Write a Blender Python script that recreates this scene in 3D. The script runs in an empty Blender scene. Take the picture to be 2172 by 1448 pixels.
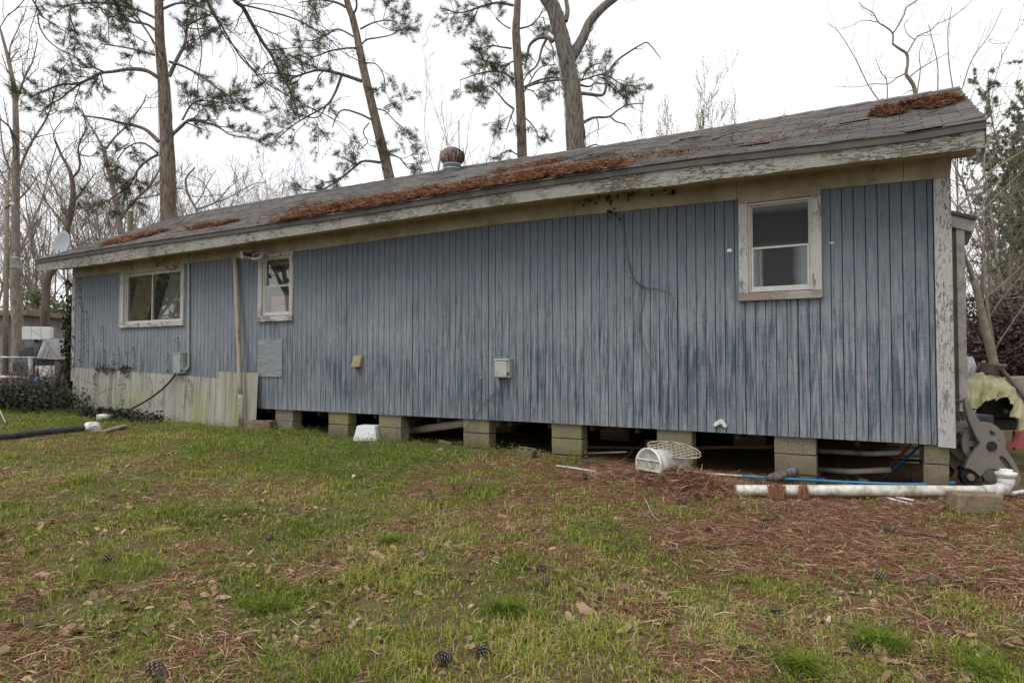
import bpy, bmesh, math, random
import numpy as np
from mathutils import Vector, Matrix, noise as mn
random.seed(7); RN = np.random.default_rng(11)
S = bpy.context.scene
COL = S.collection
# ------------------------------------------------------------------ camera
F = 1400.0; CX, CY = 1086.0, 724.0
YAW = math.radians(29.63); PIT = math.radians(1.677)
CAM = Vector((0.0, -7.21, 1.16))
cy_, sy_, cp_, sp_ = math.cos(YAW), math.sin(YAW), math.cos(PIT), math.sin(PIT)
FW = Vector((-sy_*cp_, cy_*cp_, sp_)); RT = Vector((cy_, sy_, 0)); UP = Vector((sy_*sp_, -cy_*sp_, cp_))
cd = bpy.data.cameras.new('camera'); cam = bpy.data.objects.new('camera', cd); COL.objects.link(cam)
cam.location = CAM
cam.rotation_euler = (math.radians(90)+PIT, 0, YAW)
cd.sensor_width = 36.0; cd.lens = 36.0*F/2172.0; cd.clip_start = 0.05; cd.clip_end = 600
S.camera = cam
# ------------------------------------------------------------------ sky, sun, exposure
wd = bpy.data.worlds.new("World"); S.world = wd; wd.use_nodes = True
wn = wd.node_tree.nodes; wl = wd.node_tree.links; wn.clear()
wo = wn.new('ShaderNodeOutputWorld'); bg = wn.new('ShaderNodeBackground')
SUN_EL, SUN_AZ = math.radians(58), math.radians(200)
sk = wn.new('ShaderNodeTexSky'); sk.sky_type = 'NISHITA'; sk.sun_disc = False
sk.sun_elevation = SUN_EL; sk.sun_rotation = SUN_AZ
skb = wn.new('ShaderNodeBackground'); skb.inputs[1].default_value = 0.05
tc = wn.new('ShaderNodeTexCoord'); nz = wn.new('ShaderNodeTexNoise'); nz.inputs['Scale'].default_value = 1.6
nz.inputs['Detail'].default_value = 4; nz.inputs['Roughness'].default_value = 0.45
rp = wn.new('ShaderNodeValToRGB')
rp.color_ramp.elements[0].position = 0.38; rp.color_ramp.elements[0].color = (0.77, 0.79, 0.82, 1)
rp.color_ramp.elements[1].position = 0.60; rp.color_ramp.elements[1].color = (1.0, 1.0, 1.0, 1)
bg.inputs[1].default_value = 0.81
add = wn.new('ShaderNodeAddShader')
wl.new(tc.outputs['Generated'], nz.inputs['Vector']); wl.new(nz.outputs['Fac'], rp.inputs['Fac'])
wl.new(rp.outputs['Color'], bg.inputs[0]); hs = wn.new('ShaderNodeHueSaturation'); hs.inputs['Saturation'].default_value = .25; wl.new(sk.outputs[0], hs.inputs['Color']); wl.new(hs.outputs[0], skb.inputs[0])
wl.new(bg.outputs[0], add.inputs[0]); wl.new(skb.outputs[0], add.inputs[1]); wl.new(add.outputs[0], wo.inputs[0])
sd = bpy.data.lights.new('sun', 'SUN'); sd.energy = 1.25; sd.angle = math.radians(25); sd.color = (1.0, 0.97, 0.93)
so = bpy.data.objects.new('sun', sd); COL.objects.link(so)
so.rotation_euler = (math.radians(90)-SUN_EL, 0, math.radians(-20))
S.view_settings.view_transform = 'Standard'; S.view_settings.look = 'None'
S.view_settings.exposure = 0.24; S.view_settings.gamma = 1.0
try: S.view_settings.use_curve_mapping = False
except Exception: pass
S.cycles.max_bounces = 6; S.cycles.transparent_max_bounces = 12

# ------------------------------------------------------------------ helpers: projection of photo measurements on real planes
def ray(px, py): return (FW*F + RT*(px-CX) + UP*(CY-py))
def W(px, py, y=0.0):
    d = ray(px, py); k = (y-CAM.y)/d.y
    return CAM + d*k
def P(px, py, Z): return CAM + ray(px, py)*(Z/F)
MOUNDS = []
def g(x, y):
    h = 0.017*np.maximum(0, -np.asarray(x, float)-1.0) + 0.026*np.minimum(0, np.asarray(y, float))
    h = np.minimum(h, 0.32)-.06
    h = h + 0.015*np.sin(np.asarray(x)*1.3+np.asarray(y)*0.7)+0.010*np.sin(np.asarray(x)*2.9-np.asarray(y)*2.3)
    for (mx, my, mh, ma, mb) in MOUNDS:
        h = h + mh*np.exp(-((np.asarray(x)-mx)/ma)**2-((np.asarray(y)-my)/mb)**2)
    return h
def G(px, py):
    d = ray(px, py); k = 1.2/-(d.z if d.z < -1 else -1)
    for _ in range(30):
        p = CAM + d*k; gz = float(g(p.x, p.y)); k *= (CAM.z-gz)/max(1e-3, (CAM.z-p.z))
    p = CAM + d*k; p.z = float(g(p.x, p.y)); return p
m0 = G(1450, 1030); MOUNDS.append((m0.x, m0.y, 0.10, 0.42, 0.26))
m1 = G(1620, 1075); MOUNDS.append((m1.x, m1.y, 0.03, 0.6, 0.3))

# ------------------------------------------------------------------ helpers: materials
class NT:
    def __init__(s, name):
        s.m = bpy.data.materials.new(name); s.m.use_nodes = True
        s.n = s.m.node_tree.nodes; s.l = s.m.node_tree.links; s.n.clear()
        s.out = s.n.new('ShaderNodeOutputMaterial'); s.b = s.n.new('ShaderNodeBsdfPrincipled')
        s.l.new(s.b.outputs[0], s.out.inputs[0])
        s.geo = s.n.new('ShaderNodeNewGeometry')
    def put(s, sock, v):
        if isinstance(v, bpy.types.NodeSocket): s.l.new(v, sock)
        elif isinstance(v, (tuple, list)) and len(v) == 3 and sock.type == 'RGBA': sock.default_value = (*v, 1)
        else: sock.default_value = v
    def pos(s, scale=(1, 1, 1), loc=(0, 0, 0), obj=False):
        mp = s.n.new('ShaderNodeMapping')
        if obj:
            t = s.n.new('ShaderNodeTexCoord'); s.l.new(t.outputs['Object'], mp.inputs[0])
        else: s.l.new(s.geo.outputs['Position'], mp.inputs[0])
        mp.inputs['Scale'].default_value = scale; mp.inputs['Location'].default_value = loc
        return mp.outputs[0]
    def noise(s, vec, scale=1, detail=4, rough=.55, dist=0):
        t = s.n.new('ShaderNodeTexNoise'); s.l.new(vec, t.inputs['Vector'])
        t.inputs['Scale'].default_value = scale; t.inputs['Detail'].default_value = detail
        t.inputs['Roughness'].default_value = rough; t.inputs['Distortion'].default_value = dist
        return t.outputs['Fac']
    def ramp(s, fac, stops):
        r = s.n.new('ShaderNodeValToRGB'); s.l.new(fac, r.inputs[0]); e = r.color_ramp.elements
        while len(e) < len(stops): e.new(0.5)
        for i, (p, c) in enumerate(stops):
            e[i].position = p; e[i].color = (c, c, c, 1) if isinstance(c, (int, float)) else (*c, 1)
        return r.outputs[0]
    def mix(s, f, a, b, mode='MIX'):
        x = s.n.new('ShaderNodeMix'); x.data_type = 'RGBA'; x.blend_type = mode
        s.put(x.inputs[0], f); s.put(x.inputs[6], a); s.put(x.inputs[7], b); return x.outputs[2]
    def math(s, op, a, b=0.0, c=None):
        x = s.n.new('ShaderNodeMath'); x.operation = op; s.put(x.inputs[0], a); s.put(x.inputs[1], b)
        if c is not None: s.put(x.inputs[2], c)
        return x.outputs[0]
    def sep(s):
        x = s.n.new('ShaderNodeSeparateXYZ'); s.l.new(s.geo.outputs['Position'], x.inputs[0]); return x.outputs
    def attr(s, name):
        a = s.n.new('ShaderNodeAttribute'); a.attribute_name = name; return a
    def rnd(s): return s.n.new('ShaderNodeObjectInfo').outputs['Random']
    def bump(s, h, dist=.005, st=.6):
        b = s.n.new('ShaderNodeBump'); s.l.new(h, b.inputs['Height']); b.inputs['Distance'].default_value = dist
        b.inputs['Strength'].default_value = st; s.l.new(b.outputs[0], s.b.inputs['Normal'])
    def fin(s, col, rough=.8, spec=.3, metal=0):
        s.put(s.b.inputs['Base Color'], col); s.put(s.b.inputs['Roughness'], rough)
        s.b.inputs['Specular IOR Level'].default_value = spec; s.b.inputs['Metallic'].default_value = metal
        return s.m
def plain(name, c, rough=.7, var=.25, sc=12, spec=.3, metal=0, dirt=None, dsc=5, bump=0):
    t = NT(name); p = t.pos()
    n1 = t.noise(p, sc, 5)
    c2 = tuple(v*(1-var) for v in c); c3 = tuple(min(1, v*(1+var*.7)) for v in c)
    col = t.ramp(n1, [(.3, c2), (.7, c3)])
    if dirt:
        f = t.ramp(t.noise(p, dsc, 8, .7), [(.44, 0.0), (.62, .85)])
        col = t.mix(f, col, dirt)
    if bump: t.bump(n1, bump, .7)
    return t.fin(col, rough, spec, metal)
def peel(name, paint, wood, algae=(.22, .24, .13), amt=.5, along=(1, 1, 1), algamt=.5, sc=5):
    """old paint flaking off grey-brown wood"""
    t = NT(name); p = t.pos(along); q = t.pos()
    n = t.noise(p, sc, 9, .68, .3)
    big = t.noise(q, 0.8, 2)
    n2 = t.math('ADD', t.math('MULTIPLY', n, .85), t.math('MULTIPLY', big, .25))
    mask = t.math('MULTIPLY', t.ramp(n2, [(amt-.02, 0.0), (amt+.012, .7), (amt+.05, 1.0)]), t.ramp(t.noise(t.pos((1, 1, 1), (5, 5, 5)), 2.1, 7, .75), [(.44, .12), (.54, 1.0)]))
    gr = t.noise(t.pos(tuple(a*b for a, b in zip(along, (1, 1, 3)))), 30, 6, .7)
    wcol = t.mix(gr, tuple(v*.55 for v in wood), tuple(min(1, v*1.35) for v in wood))
    pcol = t.mix(t.noise(q, 14, 8, .7), tuple(v*.62 for v in paint), paint)
    pcol = t.mix(t.ramp(t.noise(t.pos(tuple(a*1.5 for a in along), (2, 8, 1)), 22, 7, .75), [(.52, 0.0), (.68, .6)]), pcol, tuple(v*.45 for v in paint))
    edge = t.ramp(n2, [(amt-.05, 0.0), (amt, .7), (amt+.02, 0)])
    pcol = t.mix(t.ramp(t.noise(q, 2.3, 8, .7), [(.5, 0.0), (.7, algamt)]), pcol, algae)
    wcol = t.mix(t.ramp(t.noise(q, 3.1, 6, .7), [(.5, 0.0), (.62, algamt)]), wcol, algae)
    col = t.mix(mask, pcol, wcol)
    t.bump(t.math('ADD', t.math('MULTIPLY', mask, -1.0), t.math('MULTIPLY', gr, .3)), .010, 1.0)
    return t.fin(col, .85, .2)
# -- siding: faded blue paint over pale chalked ground, streaked downwards
def siding_mat(name='faded_blue_siding', groove=False):
    t = NT(name)
    if groove: return t.fin(t.mix(t.noise(t.pos(), 8), (.02, .03, .045), (.05, .07, .09)), .9, .1)
    z = t.sep()[2]; x = t.sep()[0]
    streak = t.noise(t.pos((30, 1, 1.5)), 1.0, 9, .74, .3)
    streak2 = t.noise(t.pos((80, 1, 4.5)), 1.0, 6, .7, .2)
    patch = t.noise(t.pos((.9, 1, 1.1), (3, 0, 8)), 1.0, 6, .65)
    scr = t.noise(t.pos((9, 1, 150)), 1.0, 3, .6)
    sc2 = t.noise(t.pos((6, 1, 60), (2, 0, 4)), 1.0, 4, .7)
    s = t.math('ADD', t.math('MULTIPLY', streak, .60), t.math('MULTIPLY', streak2, .18))
    s = t.math('ADD', s, t.math('MULTIPLY', patch, .20))
    s = t.math('ADD', s, t.math('MULTIPLY_ADD', sc2, .06, .08))        # mean about .60
    zz = t.math('MULTIPLY', z, .3)
    bias = t.ramp(zz, [(.10, .518), (.20, .488), (.34, .50), (.50, .53), (.62, .52), (.80, .49)])
    s = t.math('ADD', s, t.math('SUBTRACT', bias, .5))
    rn = t.rnd()
    s = t.math('ADD', s, t.math('MULTIPLY_ADD', rn, .035, -.0175))
    blue_l = t.mix(streak2, (.055, .082, .106), (.092, .124, .150))
    pale = t.mix(streak2, (.215, .238, .280), (.44, .45, .475))
    f_hard = t.ramp(s, [(.54, 0.0), (.60, .45), (.70, 1.0)])
    f_soft = t.ramp(s, [(.50, 0.05), (.74, .85)])
    xl = t.ramp(t.math('MULTIPLY_ADD', x, .1, 1.5), [(.35, 1.0), (.85, 0.0)])
    up = t.ramp(t.math('ADD', zz, t.math('MULTIPLY', t.math('SUBTRACT', streak, .5), .6)), [(.46, 0.0), (.82, 1.0)])
    f = t.mix(up, f_hard, f_soft)
    col = t.mix(f, blue_l, pale)
    mid = t.mix(streak2, (.084, .108, .133), (.160, .186, .215))
    col = t.mix(t.math('MULTIPLY', up, .70), col, mid)
    col = t.mix(t.math('MULTIPLY', xl, .36), col, (.33, .335, .375))
    col = t.mix(t.math('MULTIPLY', t.ramp(scr, [(.40, 1.0), (.5, 0.0)]), .18), col, (.05, .07, .095))
    col = t.mix(t.ramp(t.noise(t.pos((1.1, 1, .9), (11, 0, 2)), 1, 7, .7), [(.52, 0.0), (.75, .35)]), col, (.19, .165, .145))
    col = t.mix(t.math('MULTIPLY', rn, .16), col, (.05, .06, .075))
    # scattered flakes of pale primer
    fl = t.ramp(t.noise(t.pos((55, 1, 30), (1, 0, 1)), 1, 5, .6), [(.66, 0.0), (.69, .7)])
    col = t.mix(fl, col, (.36, .36, .36))
    # greenish grime and bare wood spots at the foot
    ft = t.ramp(t.math('MULTIPLY', z, .3), [(.12, 1.0), (.19, 0.0)])
    fn = t.ramp(t.noise(t.pos((14, 1, 6)), 1, 6, .7), [(.52, 0.0), (.64, .8)])
    col = t.mix(t.math('MULTIPLY', ft, fn), col, (.22, .19, .14))
    sp = t.ramp(t.noise(t.pos((7, 1, 5), (5, 0, 1)), 1, 6, .75), [(.70, 0.0), (.73, .8)])
    col = t.mix(sp, col, (.30, .24, .20))
    t.bump(t.math('ADD', t.math('MULTIPLY', scr, .35), streak2), .004, .8)
    return t.fin(col, .85, .10)
M = {}
M['siding'] = siding_mat(); M['groove'] = siding_mat('siding_groove', True)
M['frieze'] = plain('cream_trim_paint', (.36, .325, .245), .8, .12, 3, .15, dirt=(.22, .18, .125), dsc=2.2)
M['soffit'] = plain('cream_soffit', (.42, .38, .28), .8, .12, 4)
M['fascia'] = peel('peeling_fascia_paint', (.40, .39, .35), (.20, .165, .125), (.17, .17, .11), .585, (.5, 1, 2.4), .5, 26)
M['casing'] = peel('peeling_window_casing', (.54, .53, .51), (.25, .21, .17), (.35, .34, .28), .63, (1.5, 1, .35), .2, 15)
M['corner'] = peel('peeling_corner_board', (.54, .53, .52), (.29, .245, .205), (.3, .28, .2), .60, (2.6, 1, .6), .15, 26)
M['sillwood'] = peel('weathered_sill', (.45, .42, .38), (.27, .22, .185), (.3, .28, .2), .42, (.3, 1, 2), .05, 8)
M['sillwhite'] = peel('flaking_white_sill', (.58, .57, .55), (.28, .24, .2), (.35, .34, .28), .545, (.7, 1, 2), .1, 9)
def shingle_mat():
    t = NT('grey_asphalt_shingle')
    v = t.n.new('ShaderNodeTexWhiteNoise'); v.noise_dimensions = '3D'
    fl = t.n.new('ShaderNodeVectorMath'); fl.operation = 'FLOOR'; t.l.new(t.pos((3.28, 8.8, .001)), fl.inputs[0]); t.l.new(fl.outputs[0], v.inputs['Vector'])
    n = t.noise(t.pos(), 1.2, 5, .6); gr = t.noise(t.pos(), 160, 2)
    c = t.mix(v.outputs['Value'], (.092, .088, .084), (.175, .165, .155))
    c = t.mix(t.ramp(n, [(.4, 0.0), (.7, .5)]), c, (.17, .125, .11))
    c = t.mix(t.ramp(gr, [(.35, 0.0), (.7, .5)]), c, (.28, .27, .26))
    c = t.mix(t.ramp(t.noise(t.pos((1, 1, 1), (9, 1, 1)), 3, 7, .7), [(.58, 0.0), (.7, .6)]), c, (.09, .085, .06))
    t.bump(gr, .003, .6); return t.fin(c, .92, .15)
M['shingle'] = shingle_mat()
M['drip'] = plain('grey_drip_edge', (.085, .085, .083), .7, .3, 6, .4, .2, dirt=(.12, .09, .07))
def cmu():
    t = NT('mossy_concrete_block'); p = t.pos()
    c = t.mix(t.noise(p, 5, 7, .75), (.17, .145, .10), (.34, .30, .215))
    c = t.mix(t.math('MULTIPLY', t.rnd(), .45), c, (.17, .14, .10))
    c = t.mix(t.ramp(t.noise(p, 110, 3), [(.38, .7), (.47, 0.0)]), c, (.07, .055, .04))
    c = t.mix(t.ramp(t.noise(t.pos((1, 1, 1), (4, 2, 0)), 1.7, 6, .75), [(.5, 0.0), (.66, .7)]), c, (.23, .25, .05))
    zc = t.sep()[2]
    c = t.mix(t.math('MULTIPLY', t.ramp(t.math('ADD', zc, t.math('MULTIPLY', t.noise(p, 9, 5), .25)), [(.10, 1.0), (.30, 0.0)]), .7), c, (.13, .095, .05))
    c = t.mix(t.ramp(t.noise(t.pos((8, 8, 1.2), (1, 1, 1)), 1, 7, .75), [(.57, 0.0), (.68, .5)]), c, (.12, .10, .07))
    t.bump(t.noise(p, 90, 4, .7), .010, .9); return t.fin(c, .97, .05)
M['cmu'] = cmu()
M['cmu2'] = plain('brown_concrete_block', (.19, .135, .09), .95, .3, 14, .1, dirt=(.33, .28, .2), dsc=3, bump=.004)
M['skirt'] = None
def skirt():
    t = NT('stained_corrugated_skirting'); z = t.sep()[2]
    n = t.math('ADD', t.math('MULTIPLY', t.noise(t.pos((26, 1, .7)), 1, 7, .7), .6), t.math('MULTIPLY', t.noise(t.pos((5, 1, .4)), 1, 3, .6), .4))
    c = t.ramp(n, [(.36, (.19, .16, .135)), (.46, (.32, .305, .26)), (.58, (.44, .43, .385))])
    al = t.math('MULTIPLY', t.ramp(t.noise(t.pos((2.2, 1, 1.5)), 1, 5), [(.45, 0.0), (.62, .6)]), t.ramp(z, [(.25, 1.0), (.85, .0)]))
    c = t.mix(al, c, (.30, .31, .10))
    c = t.mix(t.ramp(t.noise(t.pos((30, 1, 4)), 1, 6, .7), [(.55, 0.0), (.68, .5)]), c, (.12, .1, .07))
    return t.fin(c, .7, .3)
M['skirt'] = skirt()
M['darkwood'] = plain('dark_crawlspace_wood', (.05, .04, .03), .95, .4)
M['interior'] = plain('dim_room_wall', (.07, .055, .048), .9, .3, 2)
M['alu'] = plain('grey_painted_metal', (.42, .45, .43), .5, .08, 5, .4, dirt=(.3, .29, .24), dsc=4)
M['boxgrey'] = plain('grey_enclosure', (.33, .37, .36), .5, .08, 5, .4, dirt=(.25, .25, .2), dsc=6)
M['winframe'] = plain('aluminium_sash', (.52, .50, .46), .5, .15, 12, .4)
M['blackcable'] = plain('black_cable', (.02, .02, .022), .6)
M['blackpipe'] = plain('black_pipe_plastic', (.06, .062, .066), .6, .4, 8)
M['rustpipe'] = peel('rusty_vent_pipe', (.46, .41, .32), (.24, .13, .07), (.3, .2, .12), .63, (1, 1, .5), .3, 8)
M['pvc'] = plain('white_pvc', (.70, .69, .64), .45, .12, 5, .4, dirt=(.27, .235, .10), dsc=6)
M['pvcclean'] = plain('clean_white_pvc', (.74, .74, .72), .4, .08, 5, .4, dirt=(.25, .21, .16), dsc=6)
M['bluepipe'] = plain('blue_pipe', (.03, .22, .45), .4, .2, 5, .4)
M['foam'] = plain('white_foam', (.72, .73, .73), .8, .08, 3)
M['bucket'] = plain('white_bucket_plastic', (.74, .73, .70), .45, .1, 4, .4, dirt=(.32, .29, .24), dsc=6)
M['lattice'] = plain('beige_plastic_lattice', (.40, .37, .27), .6, .2, 9)
M['plyaccess'] = None
def ply():
    t = NT('grey_painted_plywood'); n = t.noise(t.pos((3, 1, 40), (0, 0, 0)), 1, 6, .6, .8)
    c = t.ramp(n, [(.3, (.16, .175, .185)), (.6, (.27, .28, .29)), (.75, (.36, .36, .36))]); t.bump(n, .004, .8)
    return t.fin(c, .8, .2)
M['plyaccess'] = ply()
M['galv'] = plain('galvanised_steel', (.36, .40, .43), .45, .2, 5, .5, .5)
M['rust'] = plain('rusted_vane', (.15, .085, .07), .7, .4, 9, .3, .2, dirt=(.42, .38, .35), dsc=11)
M['dish'] = plain('grey_dish', (.36, .39, .43), .5, .06, 2, .4)
M['darkgrey'] = plain('dark_grey_plastic', (.045, .045, .047), .5, .3, 8)
M['taupe'] = plain('taupe_plastic', (.20, .18, .155), .5, .1, 6, .4)
M['yellow'] = plain('faded_yellow_tarp', (.34, .30, .13), .6, .22, 3, .4, dirt=(.48, .46, .28), dsc=5)
M['greytarp'] = plain('grey_white_tarp', (.48, .50, .50), .5, .2, 5, .4, dirt=(.28, .27, .24))
M['plastic'] = plain('cloudy_plastic_sheet', (.40, .39, .40), .5, .2, 3, .4)
M['brownwood'] = plain('brown_furniture_wood', (.085, .06, .042), .6, .35, 9)
M['rawwood'] = plain('raw_brown_board', (.22, .125, .06), .8, .25, 6)
M['greyboard'] = plain('pale_grey_board', (.42, .40, .38), .8, .12, 4, dirt=(.26, .22, .18), dsc=7)
M['oldwood'] = plain('old_board', (.24, .20, .15), .9, .3, 9, bump=.003)
M['red'] = plain('dull_red_plastic', (.22, .02, .02), .5, .2)
M['blue'] = plain('blue_plastic', (.02, .10, .30), .5, .3)
M['carpaint'] = plain('dark_vehicle_paint', (.03, .031, .038), .45, .2, 3, .3)
M['tyre'] = plain('rubber', (.02, .02, .02), .85)
M['whitepaint'] = plain('white_paint', (.66, .66, .64), .6, .1, 4, dirt=(.35, .3, .25))
M['redlens'] = plain('red_lens', (.35, .02, .03), .3)
M['curtain'] = plain('yellow_cream_curtain', (.42, .35, .20), .9, .4, 14)
M['sheer'] = plain('white_sheer_curtain', (.5, .5, .48), .9, .3, 10)
def glass():
    t = NT('window_glass'); tr = t.n.new('ShaderNodeBsdfTransparent'); tr.inputs[0].default_value = (.8, .8, .8, 1)
    gl = t.n.new('ShaderNodeBsdfGlossy'); gl.inputs['Roughness'].default_value = .02; gl.inputs[0].default_value = (.8, .8, .8, 1)
    fr = t.n.new('ShaderNodeFresnel'); fr.inputs[0].default_value = 1.5
    df = t.n.new('ShaderNodeBsdfDiffuse'); df.inputs[0].default_value = (.4, .4, .38, 1)
    m1 = t.n.new('ShaderNodeMixShader'); m2 = t.n.new('ShaderNodeMixShader')
    t.l.new(t.math('MULTIPLY', t.math('ADD', fr.outputs[0], .16), t.math('SUBTRACT', 1.0, t.geo.outputs['Backfacing'])), m1.inputs[0]); t.l.new(tr.outputs[0], m1.inputs[1]); t.l.new(gl.outputs[0], m1.inputs[2])
    t.l.new(t.ramp(t.noise(t.pos(), 7, 6, .7), [(.4, .01), (.75, .07)]), m2.inputs[0]); t.l.new(m1.outputs[0], m2.inputs[1]); t.l.new(df.outputs[0], m2.inputs[2])
    t.l.new(m2.outputs[0], t.out.inputs[0]); return t.m
M['glass'] = glass()
def frost(x0, x1, z0, z1, which):
    t = NT('frosted_pane_'+which); p = t.sep()
    u = t.math('DIVIDE', t.math('SUBTRACT', p[0], x0), x1-x0); v = t.math('DIVIDE', t.math('SUBTRACT', p[2], z0), z1-z0)
    n = t.noise(t.pos(), 5, 4)
    un = t.math('ADD', u, t.math('MULTIPLY', t.math('SUBTRACT', n, .5), .10)); vn = t.math('ADD', v, t.math('MULTIPLY', t.math('SUBTRACT', n, .5), .12))
    if which == 'lower':
        f = t.ramp(un, [(.02, .75), (.10, .35), (.13, .85), (.19, 0.0), (.72, 0.0), (.92, .8)])
    else:
        f = t.ramp(vn, [(.03, .12), (.10, 0.0), (.80, 0.0), (.95, .55)])
    c = t.mix(f, t.mix(t.noise(t.pos(), 60, 3), (.026, .026, .028), (.04, .04, .042)), (.22, .24, .245))
    return t.fin(c, .5, .2)
def bark(name, a, b, sc=1):
    t = NT(name); n = t.noise(t.pos((14*sc, 14*sc, 3*sc)), 1, 6, .7, .6)
    c = t.ramp(n, [(.35, a), (.62, b)])
    c = t.mix(t.ramp(t.noise(t.pos(), 2, 3), [(.45, 0.0), (.7, .45)]), c, (.20, .19, .14))
    t.bump(n, .03, 1.0); return t.fin(c, .95, .1)
M['pinebark'] = bark('pine_bark', (.04, .028, .024), (.31, .235, .195), 1.3)
M['oakbark'] = bark('oak_bark', (.045, .038, .034), (.25, .225, .20))
M['greybark'] = bark('pale_brown_bark', (.14, .105, .09), (.36, .30, .265))
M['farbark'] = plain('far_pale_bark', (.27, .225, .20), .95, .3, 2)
M['creeper'] = plain('tan_creeper_stem', (.30, .25, .19), .9, .25)
M['darkbark'] = bark('dark_twig_bark', (.035, .028, .025), (.10, .085, .075), 2)
M['brownbark'] = bark('reddish_brown_bark', (.075, .05, .042), (.20, .15, .13))
def tinted(name, stops, rough=.7, spec=.25, trans=.0):
    t = NT(name); a = t.attr('tint'); c = t.ramp(a.outputs['Fac'], stops)
    m = t.fin(c, rough, spec)
    if trans:
        tl = t.n.new('ShaderNodeBsdfTranslucent'); t.l.new(c, tl.inputs[0]); ms = t.n.new('ShaderNodeMixShader')
        ms.inputs[0].default_value = trans; t.l.new(t.b.outputs[0], ms.inputs[1]); t.l.new(tl.outputs[0], ms.inputs[2]); t.l.new(ms.outputs[0], t.out.inputs[0])
    return m
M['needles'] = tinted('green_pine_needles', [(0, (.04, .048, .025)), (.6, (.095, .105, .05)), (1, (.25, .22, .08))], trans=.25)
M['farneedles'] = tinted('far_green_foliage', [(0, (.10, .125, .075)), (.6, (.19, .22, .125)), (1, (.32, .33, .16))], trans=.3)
M['buds'] = tinted('spring_buds', [(0, (.10, .08, .04)), (1, (.24, .22, .09))], trans=.3)
M['palebuds'] = tinted('pale_spring_buds', [(0, (.26, .24, .15)), (1, (.46, .43, .22))], trans=.4)
M['straw'] = tinted('red_pine_straw', [(0, (.08, .040, .026)), (.4, (.29, .138, .078)), (.75, (.44, .25, .155)), (1, (.66, .50, .37))], .7, .08, .2)
M['grass'] = tinted('lawn_grass', [(0, (.08, .13, .016)), (.4, (.22, .275, .035)), (.68, (.37, .40, .075)), (.86, (.48, .40, .17)), (1, (.58, .44, .25))], .7, .10, .3)
M['weed'] = tinted('fine_leaved_weed', [(0, (.09, .17, .02)), (.6, (.19, .27, .055)), (1, (.33, .39, .11))], .7, .1, .3)
M['leaf'] = tinted('dead_leaf', [(0, (.07, .045, .035)), (.35, (.22, .135, .085)), (.7, (.40, .265, .175)), (.93, (.54, .42, .30)), (1, (.44, .25, .12))], .8, .08, .15)
M['ivy'] = tinted('dark_ivy_leaf', [(0, (.02, .018, .014)), (.35, (.02, .03, .016)), (.8, (.045, .06, .03)), (1, (.10, .085, .05))], .55, .3, .1)
M['brush'] = tinted('dark_brown_brush', [(0, (.035, .022, .022)), (.6, (.085, .055, .05)), (1, (.16, .12, .10))], .8)
M['cone'] = plain('pine_cone', (.12, .085, .065), .85, .4, 60)
def ground_mat():
    t = NT('lawn_soil'); p = t.pos(); st = t.attr('straw').outputs['Fac']
    n = t.noise(p, 9, 8, .7); n2 = t.noise(p, 45, 6, .7); n3 = t.noise(t.pos((1, 1, 1), (7, 3, 0)), 3.2, 6, .65)
    soil = t.mix(n2, (.035, .024, .016), (.20, .135, .085))
    gr = t.mix(n2, (.055, .075, .018), (.19, .21, .055))
    gr = t.mix(t.ramp(n, [(.40, 0.0), (.62, .8)]), gr, (.20, .14, .08))
    sw = t.mix(n2, (.080, .036, .022), (.30, .14, .08))
    c = t.mix(t.ramp(n3, [(.35, .9), (.6, .2)]), gr, soil)
    c = t.mix(st, c, sw)
    t.bump(n2, .02, .8); return t.fin(c, .95, .1)
M['ground'] = ground_mat()

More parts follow.
